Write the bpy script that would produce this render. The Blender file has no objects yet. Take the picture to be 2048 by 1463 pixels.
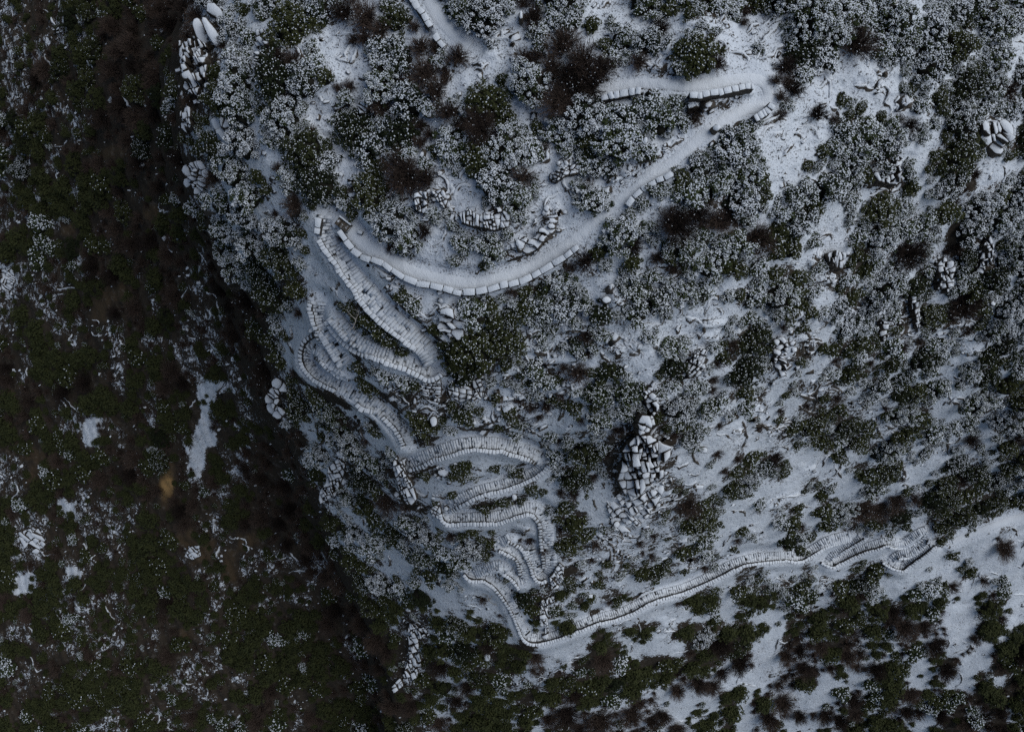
import bpy, math, random
import numpy as np
from mathutils import Vector, Matrix

R = math.radians
rng = np.random.default_rng(7)
random.seed(7)
sc = bpy.context.scene
COL = sc.collection

# ------------------------------------------------------------------ camera, sky, sun, exposure
FPX = 1479.0            # focal length in photo pixels (photo 2048 x 1463)
CU, CV = 1024.0, 731.5
ZC = 205.0              # camera height above the valley datum (m)
cam_d = bpy.data.cameras.new('camera')
cam = bpy.data.objects.new('camera', cam_d)
COL.objects.link(cam)
cam.location = (0, 0, ZC)
cam_d.sensor_width = 36.0
cam_d.lens = 36.0 * FPX / 2048.0
cam_d.clip_end = 2000
sc.camera = cam

SUN_EL, SUN_AZ = R(50), R(66)      # azimuth from north (+y) clockwise
w = bpy.data.worlds.new('World')
sc.world = w
w.use_nodes = True
nt = w.node_tree
bg = nt.nodes['Background']
sky = nt.nodes.new('ShaderNodeTexSky')
sky.sky_type = 'NISHITA'
sky.sun_disc = False
sky.sun_elevation = SUN_EL
sky.sun_rotation = SUN_AZ
sky.air_density = 1.0
sky.dust_density = 0.6
nt.links.new(sky.outputs[0], bg.inputs[0])
bg.inputs[1].default_value = 0.038
sun_d = bpy.data.lights.new('sun', 'SUN')
sun_d.energy = 1.5
sun_d.angle = R(60)
sun_d.color = (0.96, 0.985, 1.0)
sun = bpy.data.objects.new('sun', sun_d)
COL.objects.link(sun)
sdir = Vector((math.sin(SUN_AZ) * math.cos(SUN_EL), math.cos(SUN_AZ) * math.cos(SUN_EL), math.sin(SUN_EL)))
sun.rotation_euler = sdir.to_track_quat('Z', 'Y').to_euler()
sun.location = (0, 0, 260)
sc.view_settings.view_transform = 'Standard'
sc.view_settings.look = 'None'
sc.view_settings.gamma = 1.0
sc.view_settings.exposure = 0.32
sc.cycles.use_denoising = False
sc.cycles.max_bounces = 5
sc.cycles.diffuse_bounces = 2

# ------------------------------------------------------------------ what grows where (one character for 32 photo pixels)
MAP = """
ppkpddkkkkkbbee.eeeebbb.e..eeeeeebee...eee.ddebddeedeeee..eedeee
ppkpeedkkkkbdre..eeebbbbee..eee..bee..e.eb.e..e..edeebeeeeeedeee
ppppppkkkkkbkreereee..bee.b..d...e.b..eeee.ee....deeebdeeeedeee.
pppddddkkkkrrreerbbe...eeebbb....bbbbeeeb.dde..e.deee.eeeeedeee.
ppbdddkkkkkrrdeerddee..eebbbb...ebbbbb.b,eddd.e..be.....ed.eeeee
ppkpkkkkkkbkrdee.eee.b.eebbb..ee.eebbb...ee......b......ee.eeeee
pppppkkkkkdkrdeeeee..,.eeeb.bedd.ebbb..eeee,,r..be...d..,.ddeeee
eeekppkkkkkrdreeeee..bdeedb.bbdd..ddeeeeeeeb.de.b...dd.de.de.rre
eeekppkkkkkdeee.deeb.edeedb.eebdedbeeeee.e.b.ee.....eeedee.dkrrd
eedpddttkkkdrede..eee.eeee.eeeeeee.eeeee,,.eeee.....ddee..ddeeed
eedpdddekkkkreee.bede..deee.eeeee..,de.,,..eeeee..deddrre.dek...
pdedeeekkkkdreeed.ed...edbee...eee..e.,.eeeededd..eeedrreeedk.ee
eeeeeekkpkkdeeeed.beeddde,r,..eeee..ee....eeddee.ddd.eeee.edeede
ppdeddkkktkpdree.bbe..deee,er.rre.,..eee.ebbbbe.ddd..eeed.eedd.e
pddptdkkkkkpkbeeeed..b..eeb.eeee.,,.eee.eebbbbeedd...eedeeekddee
ddedddekkkkkpbbebee.....be...ee.,,..be.b.eeeeeebdd...dedee.kdree
bpdedbkkkkkkpbbed.e......e..e.e....bbe...ddeeeeb...rrdeeeerddrde
pppppbkkpkkppbreddd.....,........dde..eeeedeed.eddd,ddeeeereedde
ppppkkttkpkkpkkkdddd....,d.,edeeddeee.,eeeee..deede.ddeerdeekdee
pdppkktkkpkdppkkkd...dd.d,.,rededdeeedeede....e.ed,ee,eerddkddee
pddpppppkddpppkkke....ddd.,dredee,e,,e......,eed.,d.eerdre,,,dee
dpddpdppdppbppbkkd.....ddd.ddddd,,.ee,,.,ee.,dder,,ddddeedee,ede
kpdddddpeedppbpkkd...ddee...ddddee,,b.d..eeredeer,d.de,dede.edde
kpddddppddkbpdppkdd...ddee..dd,,,ddbbdde.drre,dere.eeddeeee.ddee
tkkdkkdpdpdd..ppkrddd..,,drdr,,,,e,,.eeereeed.d,.d,,,eeddde.eded
kkkppdddkpdd.ddpkrdddd..,.drde.,,,,dedeerdeee,e,e.ddd,,edd..dded
dkdpp.ppkpdd.bpeprd.ddrd.edde,,,d,...ebrrddee,.,,ddddd,,ddeee.dd
ddddd.dpkkdp..dpkkk.dee..bd.......e,edrrrrbe..,.,deddddeeee.b.dd
pttdddekbddp.dpbkkpeerdee.........eedbrrrr..b.ddd...d.eeee.eeedd
pptddddkbdtk.dpbkkeberddrrdrdd.ed.edberrer...bded.,..ddd,.eddeed
ppdddpdddktdbbppkkkdrddddr.......d.b..rrr,d,.dd...dd..ee,eedddde
dddd.ppppdtkkpddkkkdrddderr..dddd.ed..,,r,bdd..e,,.deedeeedddddd
dppddppppkkkppdkkkkkde.dedd.......ddd.r,,,ddd...bd.dedddd.dddd,.
epppdppppddtppptkkbkdeedddeddddbb.ddd,,,b,,ee.,,.dd.,eee..dd..b,
eppdpdppdddptptpppkbbdee.deeedd...de,,,,b,ddd,...d.........d..b.
eeed.pddedddpptppppbbkdd..ddee.....rb,,ddd,,,..d..d..ddd....d...
e.eedddedddddppddddpkkdedee.e....ddd,d,.,...d.dd,dd,ddd..edb..e.
ddeeppppddddkpddppppdkdddee..,b.ddr,d.dd..ddd.ddddd.ddeddde..dd.
dedeepdppdkdepdeddddkkkderreee.b.drd.d......d.d..dddddedbeb..bb.
ppddeeppdpktpddeedddkpkkdrreeede.....d,dd,ddddde.deedbebbbb..dee
ddpppdppdpkkppdeeddddpbddreededddb...dd....dddd..bbddbeebee.b.dd
dpddpeddddkpppdedddddkbkdrdeedrddb,,dddddddddbb..bbbebbee.ed..kd
eppeeeeedppppdppdddddpkdrrdeeedd,,ddddededbbb...bbd.e.ede.e..d.k
dpddededdpddppdeddpdddekkbdeeeeedddbddbdb....d.db...bbeedeedkkkd
pddeddepeepeddpdddpkddedkkeeeddedebbbbbbbb.eed.bbbbbedeebbekbbke
ddedeeppddeeededddpkdededkpeeddedeebbbbbbbbeed.be..ebdeee.ekbbkd
""".split()
MAPA = np.array([[c for c in row] for row in MAP])
assert MAPA.shape == (46, 64), MAPA.shape

# ------------------------------------------------------------------ noise
def vnoise(x, y, seed):
    g = np.random.default_rng(seed).random((256, 256))
    xi = np.floor(x).astype(int); yi = np.floor(y).astype(int)
    fx = x - xi; fy = y - yi
    fx = fx * fx * (3 - 2 * fx); fy = fy * fy * (3 - 2 * fy)
    a = g[yi & 255, xi & 255]; b = g[yi & 255, (xi + 1) & 255]
    c = g[(yi + 1) & 255, xi & 255]; d = g[(yi + 1) & 255, (xi + 1) & 255]
    return (a * (1 - fx) + b * fx) * (1 - fy) + (c * (1 - fx) + d * fx) * fy

def fbm(x, y, scale, octs, seed):
    s = 0; a = 1; t = 0
    for o in range(octs):
        s = s + a * (vnoise(x / scale * 2 ** o + 17.3 * o, y / scale * 2 ** o + 9.1 * o, seed + o) - 0.5)
        t += a; a *= 0.5
    return s / t * 2

def sstep(a, b, x):
    t = np.clip((x - a) / (b - a), 0, 1)
    return t * t * (3 - 2 * t)

# ------------------------------------------------------------------ distance below the camera (estimated points: u, v, metres; slopes shaped so the sun dims the edges)
CTRL = [(1024, 0, 51.5), (1450, 190, 49.5), (1540, 150, 49.5), (850, 20, 53), (640, 450, 57), (900, 570, 54), (1150, 490, 52.5), (1340, 340, 50.5),
        (1700, 250, 53), (2048, 0, 60), (2048, 300, 63), (1900, 550, 68), (2048, 700, 76), (1600, 650, 62), (1250, 640, 56), (1290, 880, 64),
        (1050, 800, 62), (860, 740, 59), (640, 680, 63), (650, 770, 66), (800, 880, 67), (1080, 920, 68), (900, 1040, 75), (1090, 1130, 83),
        (940, 1150, 85), (1050, 1285, 96), (1300, 1205, 96), (1500, 1130, 98), (1700, 1080, 101), (1850, 1100, 104), (2048, 1030, 103),
        (1700, 850, 81), (1450, 950, 77), (2048, 900, 91), (1100, 1400, 112), (1450, 1380, 122), (1750, 1380, 126), (2000, 1250, 117),
        (2048, 1463, 129), (860, 1300, 104), (900, 1463, 122), (500, 50, 58), (430, 100, 60), (400, 250, 61), (440, 420, 64), (520, 550, 67),
        (580, 800, 76), (670, 960, 83), (770, 1150, 95), (300, 50, 70), (280, 200, 72), (320, 400, 78), (420, 600, 80), (480, 800, 86),
        (560, 950, 94), (620, 1100, 101), (690, 1250, 108), (740, 1400, 114), (0, 0, 96), (0, 400, 106), (0, 800, 114), (0, 1200, 122), (0, 1463, 128),
        (180, 200, 83), (200, 700, 98), (300, 1000, 104), (400, 1300, 113), (250, 1463, 121), (1100, 250, 51.5), (700, 250, 55),
        (-260, 0, 118), (-260, 731, 132), (-260, 1723, 150), (1024, -260, 60), (0, -260, 106), (2308, -260, 72), (2308, 731, 86), (2308, 1463, 132),
        (1024, 1723, 144), (2308, 1723, 150), (400, 1723, 138), (500, -260, 68), (1600, 1723, 158)]
CTRL = np.array(CTRL, float)

def tps_kernel(r2):
    return np.where(r2 > 1e-9, r2 * np.log(r2 + 1e-12) * 0.5, 0.0)

_p = CTRL[:, :2] / 1000.0
_n = len(_p)
_K = tps_kernel(((_p[:, None] - _p[None]) ** 2).sum(-1)) + np.eye(_n) * 0.004
_P = np.hstack([np.ones((_n, 1)), _p])
_A = np.block([[_K, _P], [_P.T, np.zeros((3, 3))]])
_sol = np.linalg.solve(_A, np.concatenate([CTRL[:, 2], np.zeros(3)]))

CLIFF = np.array([(440, -300), (430, -20), (408, 40), (368, 92), (364, 180), (368, 270), (380, 340), (396, 390), (428, 440), (462, 500), (478, 560),
                  (518, 620), (538, 700), (545, 790), (568, 850), (606, 900), (636, 990), (686, 1080), (716, 1180), (766, 1260), (784, 1370),
                  (796, 1480), (800, 1800)], float)

STEP = 4
U = np.arange(-260, 2309, STEP, dtype=float)
V = np.arange(-260, 1725, STEP, dtype=float)
UU, VV = np.meshgrid(U, V)

def seg_dist(px, py, poly):
    """distance to a polyline, and the index + t of the closest point"""
    best = np.full(px.shape, 1e9); bi = np.zeros(px.shape, int); bt = np.zeros(px.shape)
    for i in range(len(poly) - 1):
        ax, ay = poly[i]; bx, by = poly[i + 1]
        dx, dy = bx - ax, by - ay
        L = dx * dx + dy * dy + 1e-9
        t = np.clip(((px - ax) * dx + (py - ay) * dy) / L, 0, 1)
        d = np.hypot(px - ax - t * dx, py - ay - t * dy)
        m = d < best
        best = np.where(m, d, best); bi = np.where(m, i, bi); bt = np.where(m, t, bt)
    return best, bi, bt

def base_depth(u, v):
    q = np.stack([u, v], -1).reshape(-1, 2) / 1000.0
    out = np.empty(len(q))
    for s in range(0, len(q), 40000):
        qq = q[s:s + 40000]
        k = tps_kernel(((qq[:, None] - _p[None]) ** 2).sum(-1))
        out[s:s + 40000] = k @ _sol[:_n] + _sol[_n] + qq @ _sol[_n + 1:]
    return out.reshape(u.shape)

D0 = base_depth(UU, VV)
cu = np.interp(VV, CLIFF[:, 1], CLIFF[:, 0])
wob = fbm(UU, VV, 60, 3, 11) * 16
gorge = sstep(0, 52, cu - UU + wob)           # 1 in the gorge
D0 = D0 + 21.0 * gorge  # gorge sunk deeper to cut its sky light

# ---- masks from the map (warped so the cells do not show)
wu = UU + fbm(UU, VV, 48, 3, 21) * 26
wv = VV + fbm(UU, VV, 48, 3, 31) * 26
ci = np.clip((wu / 32).astype(int), 0, 63); ri = np.clip((wv / 32).astype(int), 0, 45)
CLS = MAPA[ri, ci]

def blur(a, n=1):
    for _ in range(n):
        p = np.pad(a, 1, mode='edge')
        a = (p[:-2, 1:-1] + p[2:, 1:-1] + p[1:-1, :-2] + p[1:-1, 2:] + 4 * a) / 8
    return a

COVER = {'.': .96, ',': .66, 'e': .70, 'd': .50, 'b': .62, 'p': .62, 'k': .10, 'r': .46, 't': .05}
cover = np.zeros_like(D0)
for c, val in COVER.items():
    cover[CLS == c] = val
cover = blur(cover, 14)
crack = blur((CLS == 'p').astype(float), 2)
rocky = blur(((CLS == ',') | (CLS == 'r')).astype(float), 2)
tan = blur((CLS == 't').astype(float), 2)
# gorge ground holds less snow, except for its broken patches; also thinned in place of dimmer light
cover = cover - 0.10 * gorge * (CLS != '.') - 0.28 * gorge * blur((CLS == 'd').astype(float), 8) - 0.12 * gorge * blur((CLS == 'e').astype(float), 8) - 0.22 * sstep(1180, 1330, VV) * blur((CLS == 'd').astype(float), 8)
tanu = np.clip(1 - np.hypot((UU - 334) / 17, (VV - 972) / 36), 0, 1)
tan = np.clip(tan * 0.10 + 2.0 * tanu * (0.5 + 0.5 * sstep(-.2, .2, fbm(UU, VV, 14, 2, 23))), 0, 1)

# ---- relief
XW = (UU - CU) / FPX * D0; YW = -(VV - CV) / FPX * D0
rel = 1.3 * fbm(XW, YW, 9, 2, 41) + 0.45 * fbm(XW, YW, 2.6, 3, 51) + 0.10 * fbm(XW, YW, 0.7, 2, 61)
al = -XW * math.sin(R(24)) + YW * math.cos(R(24)) + 2.2 * fbm(XW, YW, 6, 3, 71)
ft = (al / 1.35) % 1.0
terr = sstep(0.0, 0.16, ft) - ft
rel = rel + terr * (0.16 + 0.55 * rocky + 0.45 * crack)
al2 = XW * math.cos(R(18)) + YW * math.sin(R(18)) + 2.5 * fbm(XW, YW, 7, 3, 81)
ft2 = (al2 / 2.1) % 1.0
rel = rel + gorge * (sstep(0.0, 0.2, ft2) - ft2) * 0.9
DG = D0 - rel

# ------------------------------------------------------------------ the way: centrelines (photo pixels) and walls
PATHS = {
    'upper': dict(pts=[(1425, 254), (1385, 288), (1345, 324), (1300, 351), (1265, 383), (1225, 413), (1190, 442), (1150, 476), (1110, 507), (1060, 535),
                       (1000, 556), (940, 566), (880, 558), (820, 541), (770, 510), (725, 484), (695, 455), (668, 440)], hw=15, steps=0),
    'top_bend': dict(pts=[(1190, 188), (1240, 172), (1300, 168), (1370, 172), (1430, 166), (1490, 158), (1525, 165), (1537, 190), (1520, 212), (1490, 220),
                          (1455, 236), (1425, 254)], hw=15, steps=0),
    'top': dict(pts=[(845, -40), (862, 8), (880, 38), (905, 65), (940, 92)], hw=17, steps=0),
    'stair': dict(pts=[(652, 430), (652, 460), (662, 490), (680, 520), (700, 548), (722, 576), (750, 605), (784, 637), (818, 668), (850, 698), (866, 726)], hw=19, steps=7.2),
    'second': dict(pts=[(862, 738), (820, 727), (775, 712), (735, 694), (702, 673), (682, 652), (664, 630)], hw=15, steps=6.5),
    'flight': dict(pts=[(638, 604), (637, 622), (642, 645), (655, 672), (672, 700), (690, 728)], hw=16, steps=6.2),
    'loop': dict(pts=[(690, 738), (668, 722), (645, 700), (624, 694), (613, 710), (615, 730), (632, 747), (660, 763), (692, 777), (720, 792), (752, 814), (780, 840),
                      (800, 866), (815, 893)], hw=14, steps=6.0),
    'zigzag': dict(pts=[(815, 928), (850, 912), (885, 900), (922, 889), (962, 885), (1003, 888), (1042, 899), (1075, 913), (1086, 928), (1068, 946), (1038, 960),
                        (1000, 972), (955, 984), (920, 1000), (894, 1020), (902, 1038), (950, 1037), (1000, 1032), (1036, 1020), (1068, 1017), (1088, 1034), (1096, 1060),
                        (1096, 1092), (1102, 1122), (1096, 1146), (1082, 1153), (1072, 1138), (1066, 1116), (1056, 1095)], hw=12, steps=5.0),
    'hairpin': dict(pts=[(1020, 1076), (1000, 1088), (1018, 1097), (1038, 1110), (1048, 1132), (1046, 1156), (1032, 1158), (1016, 1140), (998, 1130), (972, 1138), (946, 1150),
                         (966, 1154), (992, 1165), (1010, 1182), (1022, 1204), (1032, 1229), (1042, 1253), (1056, 1273)], hw=10, steps=4.6),
    'lower': dict(pts=[(1056, 1273), (1085, 1278), (1130, 1264), (1190, 1239), (1250, 1222), (1310, 1193), (1370, 1176), (1420, 1153), (1466, 1129), (1512, 1116),
                       (1575, 1112), (1612, 1108), (1655, 1083), (1702, 1070)], hw=10, steps=4.4),
    'far_bends': dict(pts=[(1722, 1072), (1692, 1092), (1662, 1112), (1660, 1124), (1690, 1113), (1730, 1095), (1772, 1082), (1808, 1084), (1836, 1066), (1856, 1058),
                           (1852, 1080), (1828, 1100), (1795, 1110), (1784, 1122), (1802, 1132), (1824, 1118), (1862, 1088)], hw=7.5, steps=4.0),
    'far_right': dict(pts=[(1905, 1082), (1950, 1064), (1998, 1046), (2070, 1024)], hw=8, steps=0),
}

def resample(pts, step):
    pts = np.array(pts, float)
    # Catmull-Rom, then even spacing
    P = np.vstack([2 * pts[0] - pts[1], pts, 2 * pts[-1] - pts[-2]])
    out = []
    for i in range(1, len(P) - 2):
        t = np.linspace(0, 1, 16, endpoint=False)[:, None]
        p0, p1, p2, p3 = P[i - 1], P[i], P[i + 1], P[i + 2]
        out.append(0.5 * ((2 * p1) + (-p0 + p2) * t + (2 * p0 - 5 * p1 + 4 * p2 - p3) * t * t + (-p0 + 3 * p1 - 3 * p2 + p3) * t ** 3))
    out = np.vstack(out + [pts[-1:]])
    d = np.concatenate([[0], np.cumsum(np.hypot(*np.diff(out, axis=0).T))])
    n = max(2, int(d[-1] / step) + 1)
    s = np.linspace(0, d[-1], n)
    return np.stack([np.interp(s, d, out[:, 0]), np.interp(s, d, out[:, 1])], -1)

def grid_at(G, u, v):
    x = (np.asarray(u, float) - U[0]) / STEP; y = (np.asarray(v, float) - V[0]) / STEP
    x = np.clip(x, 0, len(U) - 1.001); y = np.clip(y, 0, len(V) - 1.001)
    xi = x.astype(int); yi = y.astype(int); fx = x - xi; fy = y - yi
    return (G[yi, xi] * (1 - fx) + G[yi, xi + 1] * fx) * (1 - fy) + (G[yi + 1, xi] * (1 - fx) + G[yi + 1, xi + 1] * fx) * fy

Dsm = blur(D0 - 1.3 * fbm(XW, YW, 9, 2, 41) , 6)
NEARW = np.full(D0.shape, 0.0)          # 1 on the way
PDIST = np.full(D0.shape, 1e9)
Wsum = np.zeros_like(D0); Dsum = np.zeros_like(D0)
for k, p in PATHS.items():
    c = resample(p['pts'], 4.0)
    p['c'] = c
    dcen = grid_at(Dsm, c[:, 0], c[:, 1])
    for _ in range(12):
        dcen[1:-1] = (dcen[:-2] + 2 * dcen[1:-1] + dcen[2:]) / 4
    p['d'] = dcen
    dist, bi, bt = seg_dist(UU, VV, c)
    dd = dcen[bi] * (1 - bt) + dcen[np.minimum(bi + 1, len(dcen) - 1)] * bt
    ww = 1 / (dist + 1.0) ** 3
    Wsum += ww; Dsum += ww * dd
    blend = 1 - sstep(p['hw'] + 5, p['hw'] + 20, dist)
    NEARW = np.maximum(NEARW, blend)
    PDIST = np.minimum(PDIST, dist - p['hw'])
DG = DG * (1 - NEARW) + (Dsum / Wsum + 0.07) * NEARW
onpath = 1 - sstep(-2, 3, PDIST)
cover = cover * (1 - onpath) + 0.88 * onpath

def world(u, v, d=None):
    d = grid_at(DG, u, v) if d is None else d
    return np.stack([(np.asarray(u, float) - CU) / FPX * d, -(np.asarray(v, float) - CV) / FPX * d, ZC - d], -1)

# ------------------------------------------------------------------ materials
def new_mat(name):
    m = bpy.data.materials.new(name)
    m.use_nodes = True
    n = m.node_tree.nodes
    b = n['Principled BSDF']
    b.inputs['Roughness'].default_value = 0.85
    b.inputs['Specular IOR Level'].default_value = 0.15
    return m, m.node_tree, b

def node(t, typ, **kw):
    n = t.nodes.new(typ)
    for k, v in kw.items():
        setattr(n, k, v)
    return n

def noise(t, vec, scale, detail=3, rough=0.55):
    n = node(t, 'ShaderNodeTexNoise')
    n.inputs['Scale'].default_value = scale
    n.inputs['Detail'].default_value = detail
    n.inputs['Roughness'].default_value = rough
    t.links.new(vec, n.inputs['Vector'])
    return n.outputs['Fac']

def math_n(t, op, a, b=None, c=None, clamp=False):
    n = node(t, 'ShaderNodeMath', operation=op)
    n.use_clamp = clamp
    for i, x in enumerate((a, b, c)):
        if x is None:
            continue
        if isinstance(x, (int, float)):
            n.inputs[i].default_value = x
        else:
            t.links.new(x, n.inputs[i])
    return n.outputs[0]

def mixc(t, fac, a, b):
    n = node(t, 'ShaderNodeMix', data_type='RGBA')
    for s, x in ((n.inputs[0], fac), (n.inputs[6], a), (n.inputs[7], b)):
        if isinstance(x, (int, float)):
            s.default_value = x
        elif isinstance(x, tuple):
            s.default_value = (*x, 1)
        else:
            t.links.new(x, s)
    return n.outputs[2]

def maprange(t, x, a, b):
    n = node(t, 'ShaderNodeMapRange', interpolation_type='SMOOTHSTEP')
    t.links.new(x, n.inputs[0])
    n.inputs[1].default_value = a; n.inputs[2].default_value = b
    return n.outputs[0]

SNOW = (0.80, 0.835, 0.88)
SOIL_A, SOIL_B = (0.024, 0.020, 0.016), (0.068, 0.052, 0.037)

def ground_material():
    m, t, b = new_mat('snowy_ground')
    g = node(t, 'ShaderNodeNewGeometry')
    pos = g.outputs['Position']
    at = lambda nm: node(t, 'ShaderNodeAttribute', attribute_name=nm).outputs['Fac']
    cov, crk, tn = at('cover'), at('crack'), at('tan')
    n1 = noise(t, pos, 0.55, 4, 0.6)
    n2 = noise(t, pos, 2.6, 3, 0.6)
    n3 = noise(t, pos, 7.0, 2, 0.6)
    s = math_n(t, 'ADD', math_n(t, 'MULTIPLY', n1, 0.45), math_n(t, 'MULTIPLY', n2, 0.35))
    s = math_n(t, 'ADD', s, math_n(t, 'MULTIPLY', n3, 0.28))      # about 0.54 mean
    # steep little faces shed their snow
    nz = node(t, 'ShaderNodeSeparateXYZ')
    t.links.new(g.outputs['Normal'], nz.inputs[0])
    steep = maprange(t, nz.outputs[2], 0.52, 0.22)
    lim = math_n(t, 'SUBTRACT', math_n(t, 'MULTIPLY', cov, 0.46), math_n(t, 'MULTIPLY', steep, 0.22))
    lim = math_n(t, 'ADD', lim, 0.285)
    diff = math_n(t, 'SUBTRACT', lim, s)
    mask = maprange(t, diff, -0.012, 0.022)
    # broken patches: dark joints between plates of snow
    mp = node(t, 'ShaderNodeMapping')
    mp.inputs['Rotation'].default_value = (0, 0, R(28))
    mp.inputs['Scale'].default_value = (1.0, 0.42, 0.5)
    wv = node(t, 'ShaderNodeTexNoise'); wv.inputs['Scale'].default_value = 0.7
    t.links.new(pos, wv.inputs['Vector'])
    vm = node(t, 'ShaderNodeVectorMath', operation='MULTIPLY_ADD')
    t.links.new(wv.outputs['Color'], vm.inputs[0]); vm.inputs[1].default_value = (1.6, 1.6, 1.6)
    t.links.new(pos, vm.inputs[2])
    t.links.new(vm.outputs[0], mp.inputs['Vector'])
    vo = node(t, 'ShaderNodeTexVoronoi', feature='DISTANCE_TO_EDGE')
    vo.inputs['Scale'].default_value = 1.25
    t.links.new(mp.outputs[0], vo.inputs['Vector'])
    ck = maprange(t, math_n(t, 'ADD', vo.outputs['Distance'], math_n(t, 'MULTIPLY', math_n(t, 'SUBTRACT', n2, 0.5), 0.30)), 0.06, 0.12)
    ck = math_n(t, 'SUBTRACT', 1.0, math_n(t, 'MULTIPLY', math_n(t, 'SUBTRACT', 1.0, ck), crk))
    mask = math_n(t, 'MULTIPLY', mask, ck)
    sp = maprange(t, math_n(t, 'ADD', noise(t, pos, 8.0, 2, 0.5), math_n(t, 'MULTIPLY', math_n(t, 'SUBTRACT', n1, 0.5), 0.35)), 0.60, 0.65)
    mask = math_n(t, 'MULTIPLY', mask, math_n(t, 'SUBTRACT', 1.0, math_n(t, 'MULTIPLY', sp, 0.65)))
    soil = mixc(t, n2, SOIL_A, SOIL_B)
    soil = mixc(t, maprange(t, noise(t, pos, 1.1, 4, 0.65), 0.56, 0.66), soil, (0.09, 0.078, 0.066))
    soil = mixc(t, tn, soil, (0.36, 0.22, 0.09))
    sn = mixc(t, n1, (0.70, 0.75, 0.82), SNOW)
    col = mixc(t, mask, soil, sn)
    t.links.new(col, b.inputs['Base Color'])
    bm = node(t, 'ShaderNodeBump')
    bm.inputs['Strength'].default_value = 0.55
    bm.inputs['Distance'].default_value = 0.25
    t.links.new(math_n(t, 'ADD', math_n(t, 'MULTIPLY', mask, 0.35), math_n(t, 'ADD', n2, math_n(t, 'MULTIPLY', n3, 0.5))), bm.inputs['Height'])
    t.links.new(bm.outputs[0], b.inputs['Normal'])
    return m

def rock_material(name, lo, hi, a, bcol, thin=0.0, nscale=3.5):
    """bare stone with snow lying on what faces up (between normal z lo and hi)"""
    m, t, b = new_mat(name)
    g = node(t, 'ShaderNodeNewGeometry')
    pos = g.outputs['Position']
    n2 = noise(t, pos, nscale, 3, 0.6)
    n3 = noise(t, pos, 11.0, 2, 0.6)
    nz = node(t, 'ShaderNodeSeparateXYZ')
    t.links.new(g.outputs['Normal'], nz.inputs[0])
    f = math_n(t, 'ADD', nz.outputs[2], math_n(t, 'MULTIPLY', math_n(t, 'SUBTRACT', n2, 0.5), 0.35 + thin))
    f = math_n(t, 'ADD', f, math_n(t, 'MULTIPLY', math_n(t, 'SUBTRACT', n3, 0.5), 0.2 + thin))
    mask = maprange(t, f, lo, hi)
    stone = mixc(t, n2, a, bcol)
    col = mixc(t, mask, stone, SNOW)
    t.links.new(col, b.inputs['Base Color'])
    bm = node(t, 'ShaderNodeBump')
    bm.inputs['Strength'].default_value = 0.5
    bm.inputs['Distance'].default_value = 0.1
    t.links.new(math_n(t, 'ADD', n2, n3), bm.inputs['Height'])
    t.links.new(bm.outputs[0], b.inputs['Normal'])
    return m

def plain(name, a, bcol, scale=4.0, per_object=0.0):
    m, t, b = new_mat(name)
    g = node(t, 'ShaderNodeNewGeometry')
    f = noise(t, g.outputs['Position'], scale, 3, 0.6)
    if per_object:
        oi = node(t, 'ShaderNodeObjectInfo')
        f = math_n(t, 'ADD', math_n(t, 'MULTIPLY', f, 1 - per_object), math_n(t, 'MULTIPLY', oi.outputs['Random'], per_object))
    col = mixc(t, maprange(t, f, 0.3, 0.7), a, bcol)
    t.links.new(col, b.inputs['Base Color'])
    return m

M = {}
M['ground'] = ground_material()
M['rock'] = rock_material('snow_topped_rock', 0.66, 0.78, (0.045, 0.038, 0.032), (0.15, 0.125, 0.10), 0.25, 2.2)
M['cap'] = rock_material('snow_topped_capstone', 0.55, 0.68, (0.05, 0.045, 0.04), (0.13, 0.115, 0.10))
M['wall'] = rock_material('rubble_masonry', 0.80, 0.95, (0.030, 0.028, 0.028), (0.10, 0.088, 0.075), 0.0, 6.0)
M['step'] = rock_material('snowy_step_stone', 0.02, 0.42, (0.06, 0.053, 0.045), (0.13, 0.115, 0.095), 0.35, 5.0)
M['bed'] = rock_material('path_bed', 0.55, 0.72, (0.045, 0.040, 0.034), (0.11, 0.098, 0.08), 0.5, 4.0)
M['path'] = rock_material('trodden_snow', 0.74, 0.86, (0.06, 0.055, 0.05), (0.12, 0.105, 0.09), 0.12, 4.0)
M['bench'] = rock_material('bench_stone', 0.97, 1.05, (0.07, 0.058, 0.045), (0.14, 0.115, 0.09), 0.1)
M['leaf'] = plain('evergreen_leaf', (0.016, 0.022, 0.012), (0.045, 0.058, 0.022), 1.2, 0.45)
M['dark_leaf'] = plain('dark_evergreen_leaf', (0.016, 0.021, 0.009), (0.050, 0.055, 0.020), 0.8, 0.45)
M['twig'] = plain('bare_brown_twig', (0.036, 0.026, 0.022), (0.098, 0.070, 0.056), 1.0, 0.5)
M['inner'] = plain('painted_shade_core', (0.012, 0.012, 0.009), (0.022, 0.020, 0.014), 1.0)  # shade inside the shrubs put into a near-black core colour
M['bark'] = plain('bark', (0.03, 0.024, 0.018), (0.07, 0.055, 0.04), 3.0)
M['pale'] = plain('bleached_wood', (0.16, 0.145, 0.125), (0.36, 0.34, 0.31), 3.0)
M['snow'] = plain('fresh_snow', (0.74, 0.77, 0.82), SNOW, 2.0)

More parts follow.
